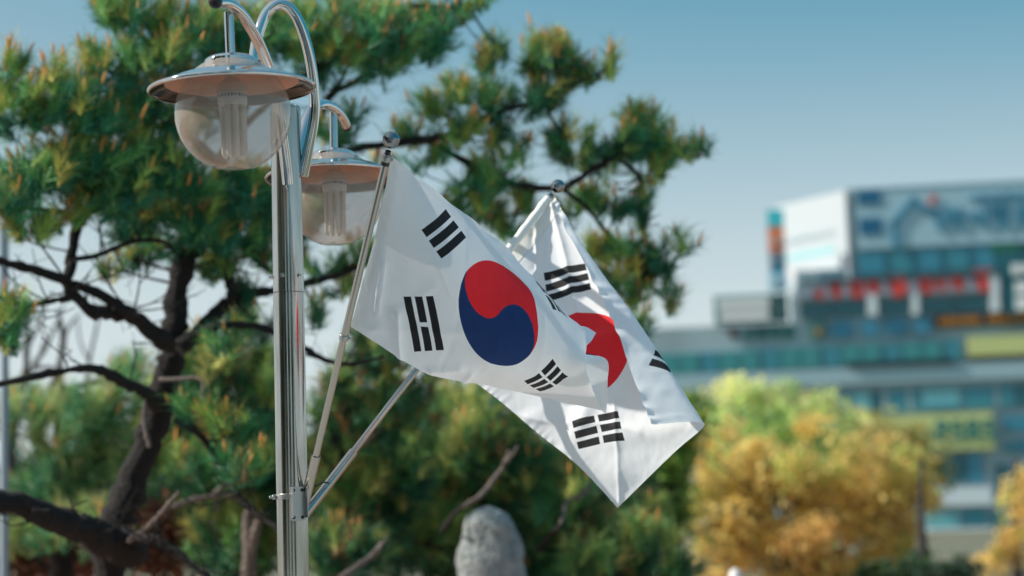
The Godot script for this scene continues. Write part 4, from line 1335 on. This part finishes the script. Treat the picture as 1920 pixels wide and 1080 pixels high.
	for k in 7:
		slab("window", xs[k] + 1, 472 - (xs[k] - 1607) * 0.05, xs[k + 1] - 1, 514 - (xs[k] - 1607) * 0.05, -0.3, 0.0, [glass4, glass, glass4, glass, glass4, glass, glass2][k])
		slab("mullion", xs[k + 1] - 1, 472 - (xs[k + 1] - 1607) * 0.05, xs[k + 1] + 1, 514 - (xs[k + 1] - 1607) * 0.05, -0.3, 0.08, glass2)
	slab("green_sign", 1858, 461, 1912, 474, 0.0, 0.15, mat("sign_green", lin(0.01, 0.16, 0.09), 0.5))
	# fascia with red letters
	var fa := slab("fascia", 1490, 535, 1876, 562, -0.3, 0.2, mat("fascia_grey", lin(0.50, 0.56, 0.66), 0.6))
	slab("ledge", 1500, 526, 1876, 531, -0.3, 0.5, glass2)
	var reds := [[1526, 563, 22, i_], [1558, 558, 25, byeong], [1594, 557, 30, won], [1628, 552, 26, ha], [1668, 556, 36, byeong], [1722, 549, 30, won], [1752, 546, 26, i_], [1785, 545, 27, ha], [1828, 547, 38, byeong]]
	for e in reds:
		glyph("red_letter", e[0], e[1], e[2], e[3], 0.24, 0.3, red, fa)
	slab("round_red_sign", 1676, 524, 1700, 554, 0.3, 0.42, red, fa)
	slab("round_red_sign", 1834, 516, 1852, 546, 0.3, 0.42, red, fa)
	# storey below: dark windows between white piers
	for e in [[1500, 568, 1560, 597, glass2], [1562, 565, 1624, 594, glass2], [1646, 563, 1706, 592, glass2], [1724, 560, 1790, 588, glass2], [1792, 556, 1850, 585, glass2]]:
		slab("window", e[0], e[1], e[2], e[3], -0.3, -0.1, e[4])
	for e in [[1626, 556, 1644, 592], [1708, 553, 1722, 590], [1854, 514, 1872, 585]]:
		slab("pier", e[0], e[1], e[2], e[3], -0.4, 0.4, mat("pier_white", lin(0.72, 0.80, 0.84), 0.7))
	# framed sign at the left end of the roof, with two white strips
	var fs := slab("roof_sign", 1338, 556, 1478, 608, -0.6, 0.0, mat("sign_frame", lin(0.02, 0.16, 0.17), 0.5))
	var bright := mat("bright_white", lin(0.86, 0.86, 0.86), 0.5)
	slab("white_strip", 1345, 563, 1442, 580, 0.0, 0.15, bright, fs)
	slab("white_strip", 1349, 585, 1442, 602, 0.0, 0.15, bright, fs)
	slab("grey_panel", 1447, 556, 1472, 596, 0.0, 0.12, mat("panel_slate", lin(0.05, 0.11, 0.12), 0.5), fs)
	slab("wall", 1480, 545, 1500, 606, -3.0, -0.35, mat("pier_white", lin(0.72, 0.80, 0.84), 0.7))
	# row of dark letters on the grey parapet
	slab("maroon_emblem", 1368, 618, 1381, 633, -0.38, -0.1, maroon)
	px = 1396
	for g in [i_, byeong, ha, won]:
		glyph("teal_letter", px, 636 - (px - 1396) * 0.05, 20, g, 0.3, -0.2, dgreen, bobj)
		px += 25
	# emblem and blue panels
	slab("emblem_panel", 1520, 602, 1548, 637, -0.4, 0.0, dgreen)
	glyph("emblem", 1528, 628, 12, [[0.5, 0.7, 0.3], [0.2, 0.1, 0.8, 0.1]], 0.3, 0.1, amber, bobj)
	for e in [[1558, 602, 1600, 634], [1614, 600, 1648, 631], [1658, 598, 1702, 629], [1713, 596, 1745, 626]]:
		slab("blue_panel", e[0], e[1], e[2], e[3], -0.4, 0.0, blue)
	# amber lettering on a dark strip
	var as_ := slab("dark_strip", 1752, 592, 1960, 614, -0.4, 0.0, black)
	px = 1760
	for k in 14:
		if k != 6:
			glyph("amber_letter", px, 610 - (px - 1760) * 0.05, 13, [ha, won, byeong, i_][k % 4], 0.24, 0.1, amber, as_)
		px += 13
	# vertical sign with white lamps at the right edge
	var vr := slab("dark_panel", 1876, 484, 1960, 590, 0.0, 0.3, mat("panel_dark", lin(0.008, 0.12, 0.15), 0.5))
	for e in [[1896, 497, 1912, 516], [1916, 496, 1934, 515], [1902, 530, 1936, 552], [1903, 558, 1937, 583]]:
		slab("white_letter", e[0], e[1], e[2], e[3], 0.3, 0.5, bright, vr)
	# teal spandrel band with panes
	px = 1196
	var n := 0
	while px < 1800:
		slab("spandrel_pane", px + 1, 664 - (px - 1260) * 0.05, px + 37, 702 - (px - 1260) * 0.05, -0.4, 0.0 + 0.03 * (n % 3), green if n % 3 else glass)
		px += 38
		n += 1
	slab("dark_slot", 1588, 680, 1788, 690, 0.1, 0.3, black)
	var ys := slab("yellow_sign", 1814, 632, 1960, 668, -0.3, 0.2, yellow)
	slab("black_strip", 1812, 669, 1960, 675, -0.3, 0.1, black)  # solid black bar along the foot of the yellow sign
	# grey band and windows below
	slab("grey_band", 1190, 706, 1960, 736, -0.4, 0.1, mat("band_grey", lin(0.36, 0.52, 0.58), 0.7))
	for e in [[1560, 1596, glass4], [1598, 1632, glass3], [1634, 1652, glass2], [1654, 1666, frame], [1668, 1698, glass], [1700, 1712, frame], [1714, 1726, glass], [1728, 1800, glass3], [1806, 1862, glass], [1864, 1874, frame], [1876, 1902, glass], [1904, 1960, glass2]]:
		var dy: float = -(e[0] - 1560) * 0.05
		slab("window", e[0], 737 + dy, e[1], 778 + dy, -0.4, -0.15, e[2])
	slab("window_sill", 1730, 760, 1800, 767, -0.15, 0.1, glass4)
	# yellow sign with the telephone number
	var tel := slab("telephone_sign", 1610, 782, 1862, 850, -0.2, 0.3, yellow)
	var tm := TextMesh.new()
	var sf := SystemFont.new()
	sf.font_names = PackedStringArray(["Droid Sans"])
	sf.font_weight = 700
	tm.font = sf
	tm.text = "-8585"
	tm.font_size = 64
	tm.pixel_size = 0.034
	tm.depth = 0.1
	var tx := put("telephone_number", tm, dgreen, tel)
	var tp := onf(1800, 807)
	tx.position = Vector3(tp.x, tp.y, 0.36)
	# lower storeys
	for e in [[1880, 782, 1960, 810, glass4], [1884, 826, 1906, 850, glass], [1908, 824, 1960, 850, glass4], [1784, 852, 1812, 905, glass2], [1814, 850, 1842, 905, glass4], [1746, 858, 1780, 900, glass], [1868, 870, 1884, 930, glass2], [1890, 870, 1920, 910, glass], [1740, 960, 1800, 990, glass3], [1806, 956, 1850, 985, glass], [1760, 1010, 1800, 1050, glass3], [1810, 1005, 1850, 1045, glass3], [1860, 960, 1920, 1000, glass], [1640, 880, 1730, 920, glass]]:
		slab("window", e[0], e[1], e[2], e[3], -0.4, -0.1, e[4])
	for e in [[1740, 915, 1860, 950], [1740, 992, 1860, 1004]]:
		slab("pale_band", e[0], e[1], e[2], e[3], -0.4, 0.2, mat("pier_white", lin(0.72, 0.80, 0.84), 0.7))
